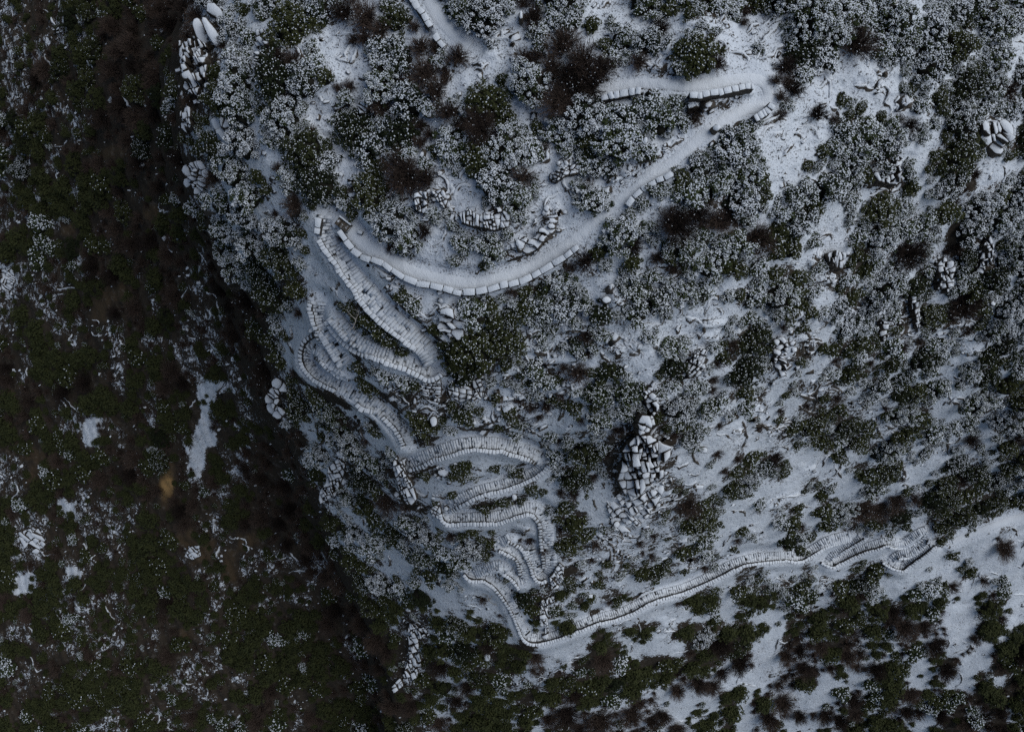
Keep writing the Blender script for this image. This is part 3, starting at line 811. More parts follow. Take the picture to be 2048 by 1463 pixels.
# label, polygon, cell px, direction (deg, image), aspect, height range m
OUT = [
    ('crag of fluted snow-topped blocks on the gorge rim', [(368, 92), (400, 86), (416, 90), (426, 120), (420, 165), (400, 172), (376, 168), (366, 130)], 13, 72, 1.9, (.5, 1.5)),
    ('pair of long leaning boulders high on the gorge rim', [(424, 40), (440, 38), (441, 70), (432, 90), (414, 86), (412, 62)], 12, 60, 2.2, (.5, 1.0)),
    ('low wedge of pale rocks under the fluted crag', [(374, 160), (398, 158), (406, 178), (398, 200), (384, 190), (374, 182)], 10, 65, 1.6, (.3, .8)),
    ('narrow upright cluster of snowy blocks on the gorge rim', [(368, 232), (380, 218), (390, 222), (394, 258), (384, 274), (370, 262)], 9, 80, 1.6, (.5, 1.2)),
    ('small scatter of boulders inland of the gorge rim', [(428, 246), (448, 244), (463, 258), (458, 270), (436, 264)], 10, 40, 1.3, (.2, .6)),
    ('rounded cobble heap on the gorge rim', [(382, 338), (412, 334), (418, 350), (410, 368), (398, 382), (384, 380)], 9, 20, 1.1, (.4, .9)),
    ('tall central crag of jointed blocks standing among shrubs', [(1264, 866), (1296, 866), (1314, 880), (1334, 888), (1330, 908), (1314, 922), (1322, 944), (1296, 962), (1272, 988), (1242, 980),
      (1230, 955), (1236, 925), (1240, 898), (1252, 878)], 13, 78, 1.5, (.9, 2.6)),
    ('smooth domed head rock above the central crag', [(1263, 840), (1272, 824), (1286, 826), (1293, 846), (1288, 858), (1268, 864)], 16, 10, 1.2, (2.4, 3.0)),
    ('chain of square blocks climbing above the domed rock', [(1281, 780), (1294, 778), (1314, 797), (1312, 814), (1304, 828), (1308, 848), (1298, 850), (1290, 812)], 11, 60, 1.2, (.6, 1.5)),
    ('loose talus of small slabs under the central crag', [(1236, 985), (1300, 975), (1330, 960), (1320, 1000), (1290, 1040), (1262, 1064), (1226, 1060), (1212, 1010)], 13, 50, 1.5, (.1, .5)),
    ('slanting double crag beside the foot of the bowed wall', [(788, 918), (806, 899), (815, 911), (811, 940), (828, 961), (836, 995), (825, 1008), (812, 1002), (804, 981), (791, 947)], 9.5, 66, 1.5, (.5, 1.4)),
    ('small broken rocks at the turn above the lower zigzag wall', [(862, 1014), (880, 1000), (884, 1022), (878, 1036), (864, 1028)], 8, 30, 1.4, (.3, .8)),
    ('curved ribbed crag among shrubs above the dark gorge', [(660, 930), (680, 914), (693, 925), (688, 952), (676, 988), (660, 996), (644, 1006), (640, 986), (656, 960)], 9, 70, 1.7, (.4, 1.2)),
    ('rounded white crag jutting over the gorge', [(550, 780), (560, 768), (574, 776), (574, 806), (564, 826), (550, 818), (547, 800)], 9, 75, 1.3, (.7, 1.4)),
    ('long snow-streaked crag descending to the gorge floor', [(820, 1243), (845, 1245), (857, 1262), (838, 1276), (844, 1320), (832, 1362), (811, 1366), (788, 1382), (783, 1370), (806, 1345), (820, 1312),
      (816, 1266)], 8.5, 68, 1.5, (.3, 1.2)),
    ('white rock cluster at the end of the hook-shaped wall', [(1098, 1150), (1118, 1122), (1128, 1130), (1126, 1156), (1116, 1172), (1102, 1174)], 8, 55, 1.5, (.4, 1.0)),
    ('thin vertical rib of white rocks above the lowest bend', [(1082, 1196), (1108, 1188), (1110, 1200), (1094, 1216), (1098, 1260), (1094, 1276), (1084, 1272), (1078, 1226)], 7.5, 78, 1.7, (.3, .9)),
    ('layered snowy boulder pile below the long curved wall', [(890, 632), (908, 626), (924, 634), (916, 650), (910, 676), (896, 674), (890, 654)], 11, 15, 1.4, (.4, 1.0)),
    ('stacked ledges under the wall bend of the second path', [(846, 764), (866, 766), (884, 758), (884, 790), (878, 810), (858, 806), (844, 786)], 8.5, 12, 1.9, (.1, .7)),
    ('fan of curved rock plates left of a small shrub', [(894, 768), (930, 768), (946, 776), (944, 796), (920, 804), (898, 790)], 9, 10, 1.7, (.2, .7)),
    ('crumbled white blocks beside the fan of rock plates', [(946, 760), (962, 756), (968, 776), (962, 798), (948, 792)], 7.5, 70, 1.3, (.2, .6)),
    ('cracked grey rocks above the upper path bushes', [(830, 392), (842, 384), (856, 388), (858, 412), (850, 430), (834, 424)], 9, 75, 1.5, (.3, .9)),
    ('small slabs on the slope beyond the cracked rocks', [(862, 384), (888, 382), (896, 402), (890, 420), (874, 402)], 8, 60, 1.4, (.2, .6)),
    ('row of white rocks with brown clefts above the curved wall', [(918, 430), (936, 420), (960, 434), (985, 432), (1008, 424), (1022, 434), (1018, 456), (990, 464), (966, 458), (946, 456), (924, 448)], 10, 85, 1.5, (.3, 1.0)),
    ('stepped snowy ledges on the open slope above the curved wall', [(1030, 482), (1066, 478), (1090, 450), (1110, 446), (1112, 462), (1094, 476), (1076, 500), (1058, 510), (1036, 502)], 13, 20, 1.6, (.1, .6)),
    ('twin rocks beside the large round shrub above the open slope', [(1098, 350), (1116, 344), (1140, 332), (1160, 334), (1156, 350), (1130, 356), (1112, 368), (1098, 364)], 10, 20, 1.3, (.3, .8)),
    ('leaning pale rock at the foot of the snowy diagonal gully', [(716, 212), (732, 206), (742, 212), (738, 230), (722, 234)], 11, 30, 1.4, (.4, .9)),
    ('row of dark-sided teeth on the right snowfield', [(1644, 510), (1660, 504), (1682, 508), (1680, 540), (1664, 538), (1650, 528)], 10, 85, 1.7, (.5, 1.4)),
    ('cluster of four white blocks among dense right-hand shrubs', [(1864, 530), (1876, 517), (1894, 528), (1896, 575), (1884, 588), (1866, 586)], 10, 75, 1.4, (.6, 1.3)),
    ('slender tall finger of snowy rock', [(1812, 594), (1820, 592), (1828, 620), (1834, 656), (1826, 658), (1816, 624)], 7.5, 75, 1.3, (.6, 1.4)),
    ('short stout finger of snowy rock', [(1752, 640), (1764, 634), (1766, 666), (1762, 684), (1754, 680)], 8, 85, 1.2, (.6, 1.4)),
    ('curved white rock face near the right edge of the shrubs', [(1958, 490), (1968, 474), (1974, 486), (1968, 520), (1954, 550), (1942, 546), (1950, 520)], 9, 70, 1.4, (.6, 1.3)),
    ('rounded bright boulders in the upper right thicket', [(1956, 246), (1968, 240), (1982, 262), (2004, 262), (2000, 284), (1984, 290), (1976, 308), (1966, 296), (1970, 276)], 11, 45, 1.5, (.5, 1.2)),
    ('smooth leaning slabs below the square dark thicket', [(1736, 352), (1756, 342), (1772, 350), (1786, 316), (1798, 318), (1794, 346), (1786, 374), (1768, 372), (1744, 366)], 11, 65, 1.7, (.4, 1.0)),
    ('tapering pile of rock plates below the right snowfield', [(1540, 680), (1560, 672), (1574, 690), (1566, 720), (1572, 752), (1558, 754), (1542, 724)], 9.5, 30, 1.6, (.2, .9)),
    ('row of pale slabs on the mid slope right of the shrub band', [(1376, 720), (1400, 696), (1412, 700), (1406, 726), (1388, 746), (1376, 758), (1370, 744)], 9, 120, 1.5, (.2, .8)),
    ('rocky shelf left of the snowy top gully', [(514, 66), (530, 62), (548, 76), (546, 96), (530, 98), (516, 84)], 10, 70, 1.4, (.3, .8)),
    ('layered pale crag on the upper left slope', [(512, 116), (526, 112), (534, 126), (528, 142), (514, 140)], 8, 20, 1.6, (.4, 1.0)),
    ('pale plates on the gorge floor at its far left', [(4, 540), (26, 536), (34, 560), (22, 584), (4, 580)], 10, 30, 1.5, (.1, .4)),
    ('tilted white plates on the lower gorge slope', [(380, 1092), (400, 1088), (404, 1110), (388, 1118), (370, 1112)], 9, 60, 1.5, (.1, .5)),
    ('snowy plates in the lower left of the gorge', [(36, 1064), (80, 1050), (94, 1086), (80, 1106), (50, 1098)], 10, 40, 1.6, (.1, .5)),
]
OUTC = []
for k, (label, poly, size, ang, asp, (h0, h1)) in enumerate(OUT):
    round_ = any(w_ in label for w_ in ('cobble', 'rounded', 'boulder'))
    cells = voronoi_cells(poly, size, R(ang), asp, 500 + k) if round_ else split_cells(poly, size, R(ang), asp, 500 + k)
    pc = np.array(poly).mean(0)
    OUTC.append((pc[0], pc[1], poly))
    root = empty('rock_outcrop', tuple(world(pc[0], pc[1])), label, 'rock outcrop', 'snow-topped rock outcrops')
    o3 = np.array(root.location)
    pr = max(np.hypot(*(np.array(p) - pc)) for p in poly)
    for j, cell in enumerate(cells):
        cc = np.array(cell).mean(0)
        f = 1 - 0.6 * np.hypot(*(cc - pc)) / pr
        h = h0 + (h1 - h0) * np.clip(f * rng.uniform(0.1, 1.3), 0, 1)
        res = rock_from_cell(cell, h, rng.uniform(0.1, 0.6), 7000 + k * 100 + j)
        if res is None or rng.random() < .07: continue
        base, rm = res
        o = link('rock', rm, root)
        o.location = base - o3

# lone boulders
BOULD = [('smooth oval snow-capped boulder standing alone above the bowed wall', 870, 840, 8, 12, .9), ('white boulder at the edge of the upper path bend', 1427, 263, 9, 7, .8),
         ('small pale boulder among shrubs under the brown thicket', 1287, 288, 6, 9, .7), ('lone white boulder in the shrubs left of the lowest bend', 975, 1309, 7, 10, .9),
         ('upright white boulder among dark shrubs left of the hairpins', 897, 1257, 5, 9, .9), ('flat rounded boulder inside the upper zigzag', 888, 944, 13, 9, .5),
         ('square pale boulder on the talus below the central crag', 1232, 1045, 7, 8, .7), ('round white boulder inside the lower zigzag', 1029, 992, 6, 8, .6),
         ('white boulder under the middle of the right slope', 1404, 898, 9, 7, .6), ('pale boulder in the shrubs at the far right', 1977, 608, 6, 5, .7),
         ('flat slab boulder below the layered boulder pile', 902, 669, 8, 7, .6), ('grey boulder on the open slope above the ledges', 1103, 455, 9, 7, .6),
         ('low boulder on the snowfield below the round brown shrub', 1212, 601, 10, 8, .5), ('long pale rock in shrubs under the upper wall', 1042, 38, 5, 12, .6),
         ('stone beside the lower left crag', 893, 1013, 6, 6, .5)]
for k, (label, u_, v_, a, b_, h) in enumerate(BOULD):
    r = np.random.default_rng(60 + k)
    cell = [(u_ + a * math.cos(t) * r.uniform(.85, 1.1), v_ + b_ * math.sin(t) * r.uniform(.85, 1.1)) for t in np.linspace(0, 2 * math.pi, 11)[:-1]]
    res = rock_from_cell(cell, h, 0.3, 6100 + k)
    base, rm = res
    o = link('boulder', rm, None, label=label, category='boulder', group='single boulders')
    o.location = base

# stone bench by the head of the stair
bw = world(688, 452)
bench = empty('stone_bench', tuple(bw), 'brown stone bench with snow in its joints at the head of the stair', 'bench')
bm_ = float(grid_at(DG, 688, 452)) / FPX
ang = R(-38)
def box_mesh(nm, sx, sy, sz, mat):
    v = []
    for (s, z) in ((1, 0), (1, sz - .03), (.93, sz)):
        for a, b_ in ((-1, -1), (1, -1), (1, 1), (-1, 1)):
            v.append((a * sx / 2 * s, b_ * sy / 2 * s, z))
    return mesh_np(nm, np.array(v), SLABQ, mats=[mat])
bb = link('base', box_mesh('base', 30 * bm_, 15 * bm_, .35, M['cap']), bench); bb.rotation_euler.z = ang
for i, (off, ln) in enumerate(((-10.5, 8.5), (-0.5, 9.5), (10, 8.5))):
    s_ = link('seat_slab', box_mesh('seat_slab', ln * bm_, 16 * bm_, .16, M['bench']), bench)
    s_.rotation_euler.z = ang
    s_.location = (off * bm_ * math.cos(ang), off * bm_ * math.sin(ang), .353)
bk = link('backrest', box_mesh('backrest', 30 * bm_, 3 * bm_, .7, M['cap']), bench)
bk.rotation_euler.z = ang
bk.location = (-math.sin(ang) * 10 * bm_, math.cos(ang) * 10 * bm_, 0)
o = link('stone_block', box_mesh('stone_block', 10 * bm_, 7 * bm_, .4, M['cap']), None, label='small square stone block on the snow near the stone bench', category='stone block')
o.location = world(722, 466); o.rotation_euler.z = R(-20)

# ------------------------------------------------------------------ shrubs
def quads_from(C, N, a, b, roll):
    """diamond leaves: centres, normals, half-lengths"""
    N = N / np.linalg.norm(N, axis=1)[:, None]
    ref = np.where(np.abs(N[:, 2:3]) < 0.9, np.array([[0, 0, 1.0]]), np.array([[1.0, 0, 0]]))
    T = np.cross(N, ref); T /= np.linalg.norm(T, axis=1)[:, None]
    B = np.cross(N, T)
    T2 = T * np.cos(roll)[:, None] + B * np.sin(roll)[:, None]
    B2 = np.cross(N, T2)
    a = a[:, None]; b = b[:, None]
    v = np.stack([C + T2 * a, C + B2 * b, C - T2 * a, C - B2 * b], 1).reshape(-1, 3)
    q = np.arange(len(v)).reshape(-1, 4)
    return v, q

def dome(r, h, seed, seg=14, rings=4):
    g = np.random.default_rng(seed)
    v = []; q = []
    for i in range(rings):
        t = i / (rings - 0.5) * math.pi / 2
        for j in range(seg):
            p = 2 * math.pi * j / seg
            k = g.uniform(.82, 1.08)
            v.append((r * math.cos(t) * math.cos(p) * k, r * math.cos(t) * math.sin(p) * k, h * math.sin(t) * k - 0.25 * (i == 0)))
    for i in range(rings - 1):
        for j in range(seg):
            a, b = i * seg + j, i * seg + (j + 1) % seg
            q.append((a, b, b + seg, a + seg))
    v.append((0, 0, h))
    tr = [((rings - 1) * seg + j, (rings - 1) * seg + (j + 1) % seg, len(v) - 1) for j in range(seg)]
    return np.array(v), np.array(q), np.array(tr)

def gen_evergreen(seed, r, snow, per=46, leaf=1.0, clump=1.0):
    g = np.random.default_rng(seed)
    nc = int((10 + 17 * r * r) / clump ** 2)
    h = r * g.uniform(.55, .75)
    # uneven outline
    ph = g.uniform(0, 6.28, 3)
    ks = np.arange(nc) + 0.5
    th = ks * 2.39996 + g.normal(0, .25, nc); rho = np.clip(np.sqrt(ks / nc) * 0.93 + g.normal(0, .03, nc), 0, .97)
    rim = 1 + .16 * np.sin(2 * th + ph[0]) + .12 * np.sin(3 * th + ph[1]) + .08 * np.sin(5 * th + ph[2])
    cp = np.stack([rho * r * rim * np.cos(th), rho * r * rim * np.sin(th), h * np.sqrt(np.clip(1 - rho ** 2, 0, 1)) * g.uniform(.7, 1.08, nc)], -1)
    cr = g.uniform(.15, .30, nc) * clump
    ci_ = np.repeat(np.arange(nc), per)
    d = g.normal(size=(len(ci_), 3)); d[:, 2] = np.abs(d[:, 2]) - 0.25
    d /= np.linalg.norm(d, axis=1)[:, None]
    C = cp[ci_] + d * (cr[ci_] * g.uniform(.6, 1.1, len(ci_)))[:, None]
    N = d * 0.6 + np.array([0, 0, .55]) + g.normal(0, .38, d.shape)
    lv, lq = quads_from(C, N, g.uniform(.06, .115, len(C)) * leaf, g.uniform(.03, .055, len(C)) * leaf, g.uniform(0, 6.28, len(C)))
    dv, dq, dt = dome(r * 0.74, h * 0.72, seed + 1)  # dark core standing in for the shade between the leaves
    # snow: flecks on the upper side of the clumps, some clumps hold more
    hold = np.clip(g.normal(1, .42, nc), 0.05, 2.0)
    cnt = np.maximum(0, (per * snow * hold)).astype(int)
    si = np.repeat(np.arange(nc), cnt)
    if len(si):
        d = g.normal(size=(len(si), 3)); d[:, 2] = np.abs(d[:, 2]) + 0.35
        d /= np.linalg.norm(d, axis=1)[:, None]
        C = cp[si] + d * (cr[si] * g.uniform(.95, 1.2, len(si)))[:, None]
        N = d * .35 + np.array([0, 0, .8]) + g.normal(0, .22, d.shape)
        sv, sq = quads_from(C, N, g.uniform(.030, .068, len(C)) * leaf, g.uniform(.022, .042, len(C)) * leaf, g.uniform(0, 6.28, len(C)))
    else:
        sv = np.zeros((0, 3)); sq = np.zeros((0, 4), int)
    return (lv, lq), (dv, dq, dt), (sv, sq), h

def ribbon(P0, P1, P2, w0, w1, g):
    """bent flat twig from P0 over P1 to P2"""
    side = np.cross(P2 - P0, g.normal(size=P0.shape)); side /= np.linalg.norm(side, axis=1)[:, None] + 1e-9
    w0 = w0[:, None]; w1 = w1[:, None]
    v = np.stack([P0 + side * w0, P0 - side * w0, P1 + side * (w0 + w1) / 2, P1 - side * (w0 + w1) / 2, P2 + side * w1, P2 - side * w1], 1).reshape(-1, 3)
    b = np.arange(len(P0))[:, None] * 6
    q = np.concatenate([b + np.array([[0, 1, 3, 2]]), b + np.array([[2, 3, 5, 4]])])
    return v, q

def gen_bare(seed, r, dens=1.0):
    g = np.random.default_rng(seed)
    n = int(150 * dens * r * r + 60)
    h = r * g.uniform(.7, 1.0)
    th = g.uniform(0, 6.28, n); rho = np.sqrt(g.random(n)) * r * (1 + .2 * np.sin(2 * th + g.uniform(0, 6)) + .12 * np.sin(5 * th))
    base = np.stack([g.normal(0, .14 * r, n), g.normal(0, .14 * r, n), np.zeros(n)], -1)
    tip = np.stack([rho * np.cos(th), rho * np.sin(th), h * np.sqrt(np.clip(1 - (rho / r / 1.35) ** 2, .05, 1)) * g.uniform(.7, 1.1, n)], -1)
    mid = base * .5 + tip * .5 + np.stack([np.zeros(n), np.zeros(n), .12 * r * np.ones(n)], -1) + g.normal(0, .05 * r, (n, 3))
    v1, q1 = ribbon(base, mid, tip, g.uniform(.014, .026, n), g.uniform(.006, .010, n), g)
    m = 5
    t = g.uniform(.35, 1, (n, m))
    A = np.where((t < .5)[..., None], base[:, None] + (mid - base)[:, None] * (t * 2)[..., None], mid[:, None] + (tip - mid)[:, None] * ((t - .5) * 2)[..., None]).reshape(-1, 3)
    dr = (tip - base)[:, None] + g.normal(0, .55 * r, (n, m, 3))
    dr = dr.reshape(-1, 3); dr /= np.linalg.norm(dr, axis=1)[:, None]
    ln = g.uniform(.12, .38, len(A))[:, None] * (0.5 + .4 * r)
    B2 = A + dr * ln + np.array([0, 0, .05])
    v2, q2 = ribbon(A, (A + B2) / 2 + g.normal(0, .02, A.shape), B2, np.full(len(A), .010), np.full(len(A), .005), g)
    sw = max(1, int(9 * r * r))
    C = tip[g.integers(0, n, sw)] + g.normal(0, .04, (sw, 3))
    sv, sq = quads_from(C, np.array([[0, 0, 1.0]]) + g.normal(0, .25, (sw, 3)), g.uniform(.03, .06, sw), g.uniform(.02, .035, sw), g.uniform(0, 6, sw))
    return (np.vstack([v1, v2]), np.vstack([q1, q2 + len(v1)])), (sv, sq), h

def stems_mesh(r, h, seed):
    g = np.random.default_rng(seed)
    vs, qs = [], []
    for i in range(5):
        a = g.uniform(0, 6.28); e = np.array([math.cos(a) * r * .5, math.sin(a) * r * .5, h * .7]); b0 = np.array([g.normal(0, .08), g.normal(0, .08), -.4])
        for k, (p, w_) in enumerate(((b0, .06), (e, .02))):
            for j in range(5):
                t = 2 * math.pi * j / 5
                vs.append(p + np.array([math.cos(t) * w_, math.sin(t) * w_, 0]))
        o = i * 10
        qs += [(o + j, o + (j + 1) % 5, o + 5 + (j + 1) % 5, o + 5 + j) for j in range(5)]
    return mesh_np('stem', np.array(vs), qs, mats=[M['bark']])

SIZES = (0.8, 1.3, 1.9)
VAR = {}
for cls, snow in (('e', .50), ('d', .08)):
    for si_, r in enumerate(SIZES):
        for k in range(3):
            sd = 1000 + ord(cls) * 10 + si_ * 100 + k
            sn = snow * (0.45, 0.95, 1.3)[k]
            (lv, lq), (dv, dq, dt), (sv, sq), h = gen_evergreen(sd, r, sn)
            lm = M['leaf'] if cls == 'e' else M['dark_leaf']
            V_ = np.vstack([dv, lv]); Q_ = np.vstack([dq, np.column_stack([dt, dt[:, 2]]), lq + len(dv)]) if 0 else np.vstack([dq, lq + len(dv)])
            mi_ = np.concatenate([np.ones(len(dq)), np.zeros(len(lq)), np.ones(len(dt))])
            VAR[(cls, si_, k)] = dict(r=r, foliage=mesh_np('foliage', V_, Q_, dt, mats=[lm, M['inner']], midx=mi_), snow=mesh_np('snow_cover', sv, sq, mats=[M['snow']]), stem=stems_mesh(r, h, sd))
for si_, r in enumerate(SIZES):
    for k in range(3):
        sd = 3000 + si_ * 100 + k
        (tv, tq), (sv, sq), h = gen_bare(sd, r)
        VAR[('b', si_, k)] = dict(r=r, twigs=mesh_np('twigs', tv, tq, mats=[M['twig']]), snow=mesh_np('snow_cover', sv, sq, mats=[M['snow']]), stem=stems_mesh(r, h, sd))

# ---- where they stand: largest first, spaced apart
EXPL = [('b', 1125, 95, 38), ('b', 1165, 130, 44), ('b', 1200, 145, 36), ('b', 1140, 160, 38), ('b', 1178, 178, 40), ('b', 1050, 122, 27), ('b', 1068, 38, 30), ('b', 915, 118, 27),
        ('b', 850, 150, 36), ('b', 872, 188, 28), ('b', 735, 42, 38), ('b', 762, 66, 28), ('b', 690, 30, 28), ('b', 1393, 432, 30), ('b', 1432, 446, 33), ('b', 1408, 404, 17), ('b', 1460, 430, 24),
        ('b', 1170, 524, 29), ('b', 684, 478, 13), ('b', 592, 412, 30), ('b', 782, 497, 14), ('b', 850, 464, 19), ('b', 1345, 540, 16), ('b', 1552, 163, 17), ('b', 1562, 196, 16), ('b', 1556, 234, 16),
        ('b', 895, 228, 26), ('b', 922, 256, 20), ('b', 842, 252, 17), ('b', 2002, 1096, 27), ('b', 1478, 1324, 26), ('b', 1442, 1344, 18), ('b', 1802, 1252, 34), ('b', 1782, 1222, 25), ('b', 1602, 1332, 26),
        ('b', 1568, 1308, 22), ('b', 1746, 1336, 24), ('b', 1700, 1262, 18), ('b', 1562, 1402, 30), ('b', 1535, 1432, 26), ('b', 1392, 1362, 27), ('b', 1352, 1376, 22), ('b', 1422, 1370, 22), ('b', 1130, 1424, 34),
        ('b', 1200, 1434, 34), ('b', 1262, 1424, 30), ('b', 1946, 1276, 15), ('b', 1964, 1160, 14), ('b', 1086, 1100, 14), ('b', 1060, 1080, 13), ('b', 398, 40, 30), ('b', 372, 20, 24),
        ('d', 737, 768, 28), ('d', 720, 735, 18), ('d', 1146, 1040, 30), ('d', 1130, 1010, 20), ('d', 1172, 1062, 20), ('d', 1132, 1248, 22), ('d', 1120, 1186, 14), ('d', 1048, 1190, 24), ('d', 1062, 1216, 18),
        ('d', 1022, 632, 30), ('d', 1050, 610, 24), ('d', 910, 720, 30), ('d', 925, 750, 26), ('d', 900, 690, 22), ('d', 1690, 850, 34), ('d', 1640, 880, 24), ('d', 1730, 852, 20), ('d', 1576, 1080, 24), ('d', 1600, 1100, 14),
        ('d', 1476, 1380, 20), ('d', 1385, 1195, 22), ('d', 1395, 1215, 16), ('d', 1474, 1178, 20), ('d', 1368, 1100, 22), ('d', 1280, 1144, 18), ('d', 1594, 1014, 13), ('d', 1642, 1020, 22), ('d', 1920, 1030, 34), ('d', 1960, 1010, 28),
        ('d', 1885, 1050, 28), ('d', 1990, 1000, 26), ('d', 852, 950, 14), ('d', 905, 985, 12), ('d', 870, 1004, 8), ('d', 990, 935, 13), ('d', 1035, 944, 15), ('d', 970, 1012, 18), ('d', 1005, 1000, 16),
        ('d', 755, 655, 22), ('d', 780, 680, 18), ('d', 735, 640, 16), ('d', 805, 700, 16), ('d', 1013, 1158, 8),
        ('e', 1240, 285, 46), ('e', 1175, 240, 48), ('e', 1210, 330, 34), ('e', 1320, 240, 40), ('e', 1300, 215, 30), ('e', 1462, 300, 44), ('e', 1490, 350, 42), ('e', 1430, 370, 36), ('e', 970, 40, 46), ('e', 925, 25, 34),
        ('e', 1185, 400, 34), ('e', 1245, 460, 40), ('e', 1225, 490, 30), ('e', 985, 500, 30), ('e', 960, 490, 20), ('e', 1310, 600, 40), ('e', 1360, 580, 36), ('e', 1270, 620, 34), ('e', 1420, 520, 40), ('e', 1370, 500, 34),
        ('e', 1080, 90, 20), ('e', 1600, 145, 28), ('e', 1640, 120, 30), ('e', 1720, 270, 40), ('e', 1760, 300, 40), ('e', 1700, 310, 34), ('e', 1580, 395, 34), ('e', 1560, 420, 26), ('e', 1120, 560, 34), ('e', 1080, 610, 34)]

class_px = lambda u_, v_: MAPA[int(np.clip((v_ + 13 * fbm(np.array([u_]), np.array([v_]), 40, 2, 91)[0]) / 32, 0, 45)), int(np.clip((u_ + 13 * fbm(np.array([u_]), np.array([v_]), 40, 2, 95)[0]) / 32, 0, 63))]
SH = []          # cls, u, v, r_px
CELL = 50
buckets = {}
def can(u_, v_, r_, k):
    bx, by = int(u_ // CELL), int(v_ // CELL)
    for i in range(bx - 2, bx + 3):
        for j in range(by - 2, by + 3):
            for (a, b_, rr) in buckets.get((i, j), ()):
                if (a - u_) ** 2 + (b_ - v_) ** 2 < (k * (rr + r_)) ** 2:
                    return False
    return True
def put(cls, u_, v_, r_):
    SH.append((cls, u_, v_, r_))
    buckets.setdefault((int(u_ // CELL), int(v_ // CELL)), []).append((u_, v_, r_))
for e in EXPL:
    put(*e)
polys = [o[2] for o in OUTC]
WALLALL = np.vstack(WALLPTS)
def blocked(u_, v_, r_):
    if float(grid_at(PDIST, u_, v_)) < r_ * 0.72: return True
    if np.min((WALLALL[:, 0] - u_) ** 2 + (WALLALL[:, 1] - v_) ** 2) < (r_ * 0.70 + 3) ** 2: return True
    for (a, b_, poly) in OUTC:
        if abs(a - u_) < 90 and abs(b_ - v_) < 110:
            P = np.array(poly)
            if inside(poly, u_, v_) or np.min(seg_dist(np.array([u_]), np.array([v_]), np.vstack([P, P[:1]]))[0]) < r_ * 0.55:
                return True
    return False
# class -> per pass (probability of accepting a candidate)
PASS = [((1.35, 2.1), 0.56, 9000, {'e': .9, 'd': .9, 'b': .8, 'k': .5, 'p': .0}),
        ((0.85, 1.35), 0.60, 16000, {'e': .95, 'd': .95, 'b': .9, 'k': .5, 'p': .07}),
        ((0.42, 0.80), 0.60, 34000, {'e': .95, 'd': .95, 'b': .8, 'k': .5, 'p': .22, '.': .012, ',': .12, 'r': .06})]
for (r0, r1), kk, ncand, prob in PASS:
    us = rng.uniform(-90, 2138, ncand); vs_ = rng.uniform(-90, 1553, ncand)
    cu_ = MAPA[np.clip((vs_ + 14 * fbm(us, vs_, 40, 2, 91)) / 32, 0, 45).astype(int), np.clip((us + 14 * fbm(us, vs_, 40, 2, 95)) / 32, 0, 63).astype(int)]
    dz = grid_at(DG, us, vs_)
    for u_, v_, c_, d_ in zip(us, vs_, cu_, dz):
        if rng.random() > prob.get(c_, 0): continue
        r_ = rng.uniform(r0, r1) * FPX / d_
        if not can(u_, v_, r_, kk): continue
        if c_ in 'edbk':
            around = [MAPA[int(np.clip((v_ + 0.8 * r_ * math.sin(t)) / 32, 0, 45)), int(np.clip((u_ + 0.8 * r_ * math.cos(t)) / 32, 0, 63))] for t in np.linspace(0, 6.28, 9)[:-1]]
            if sum(a in '.,pr' for a in around) > (1 if r0 > .8 else 3): continue
        if blocked(u_, v_, r_): continue
        t = rng.random()
        if c_ in 'ed' and (float(grid_at(gorge, u_, v_)) > .5 or v_ > 1200): cl = 'd' if t < .82 else ('e' if t < .90 else 'b')  # gorge and bottom: snowy shrubs mostly swapped for dark, imitating dim light
        elif c_ == 'e': cl = 'e' if t < .86 else ('d' if t < .95 else 'b')
        elif c_ == 'd': cl = 'd' if t < .72 else ('e' if t < .92 else 'b')
        elif c_ == 'b': cl = 'b' if t < .85 else 'e'
        elif c_ == 'k': cl = 'b' if t < .7 else 'd'
        elif c_ == 'p': cl = 'd' if t < .7 else 'b'
        else: cl = 'e' if t < .4 else ('d' if t < .75 else 'b')
        put(cl, u_, v_, r_)

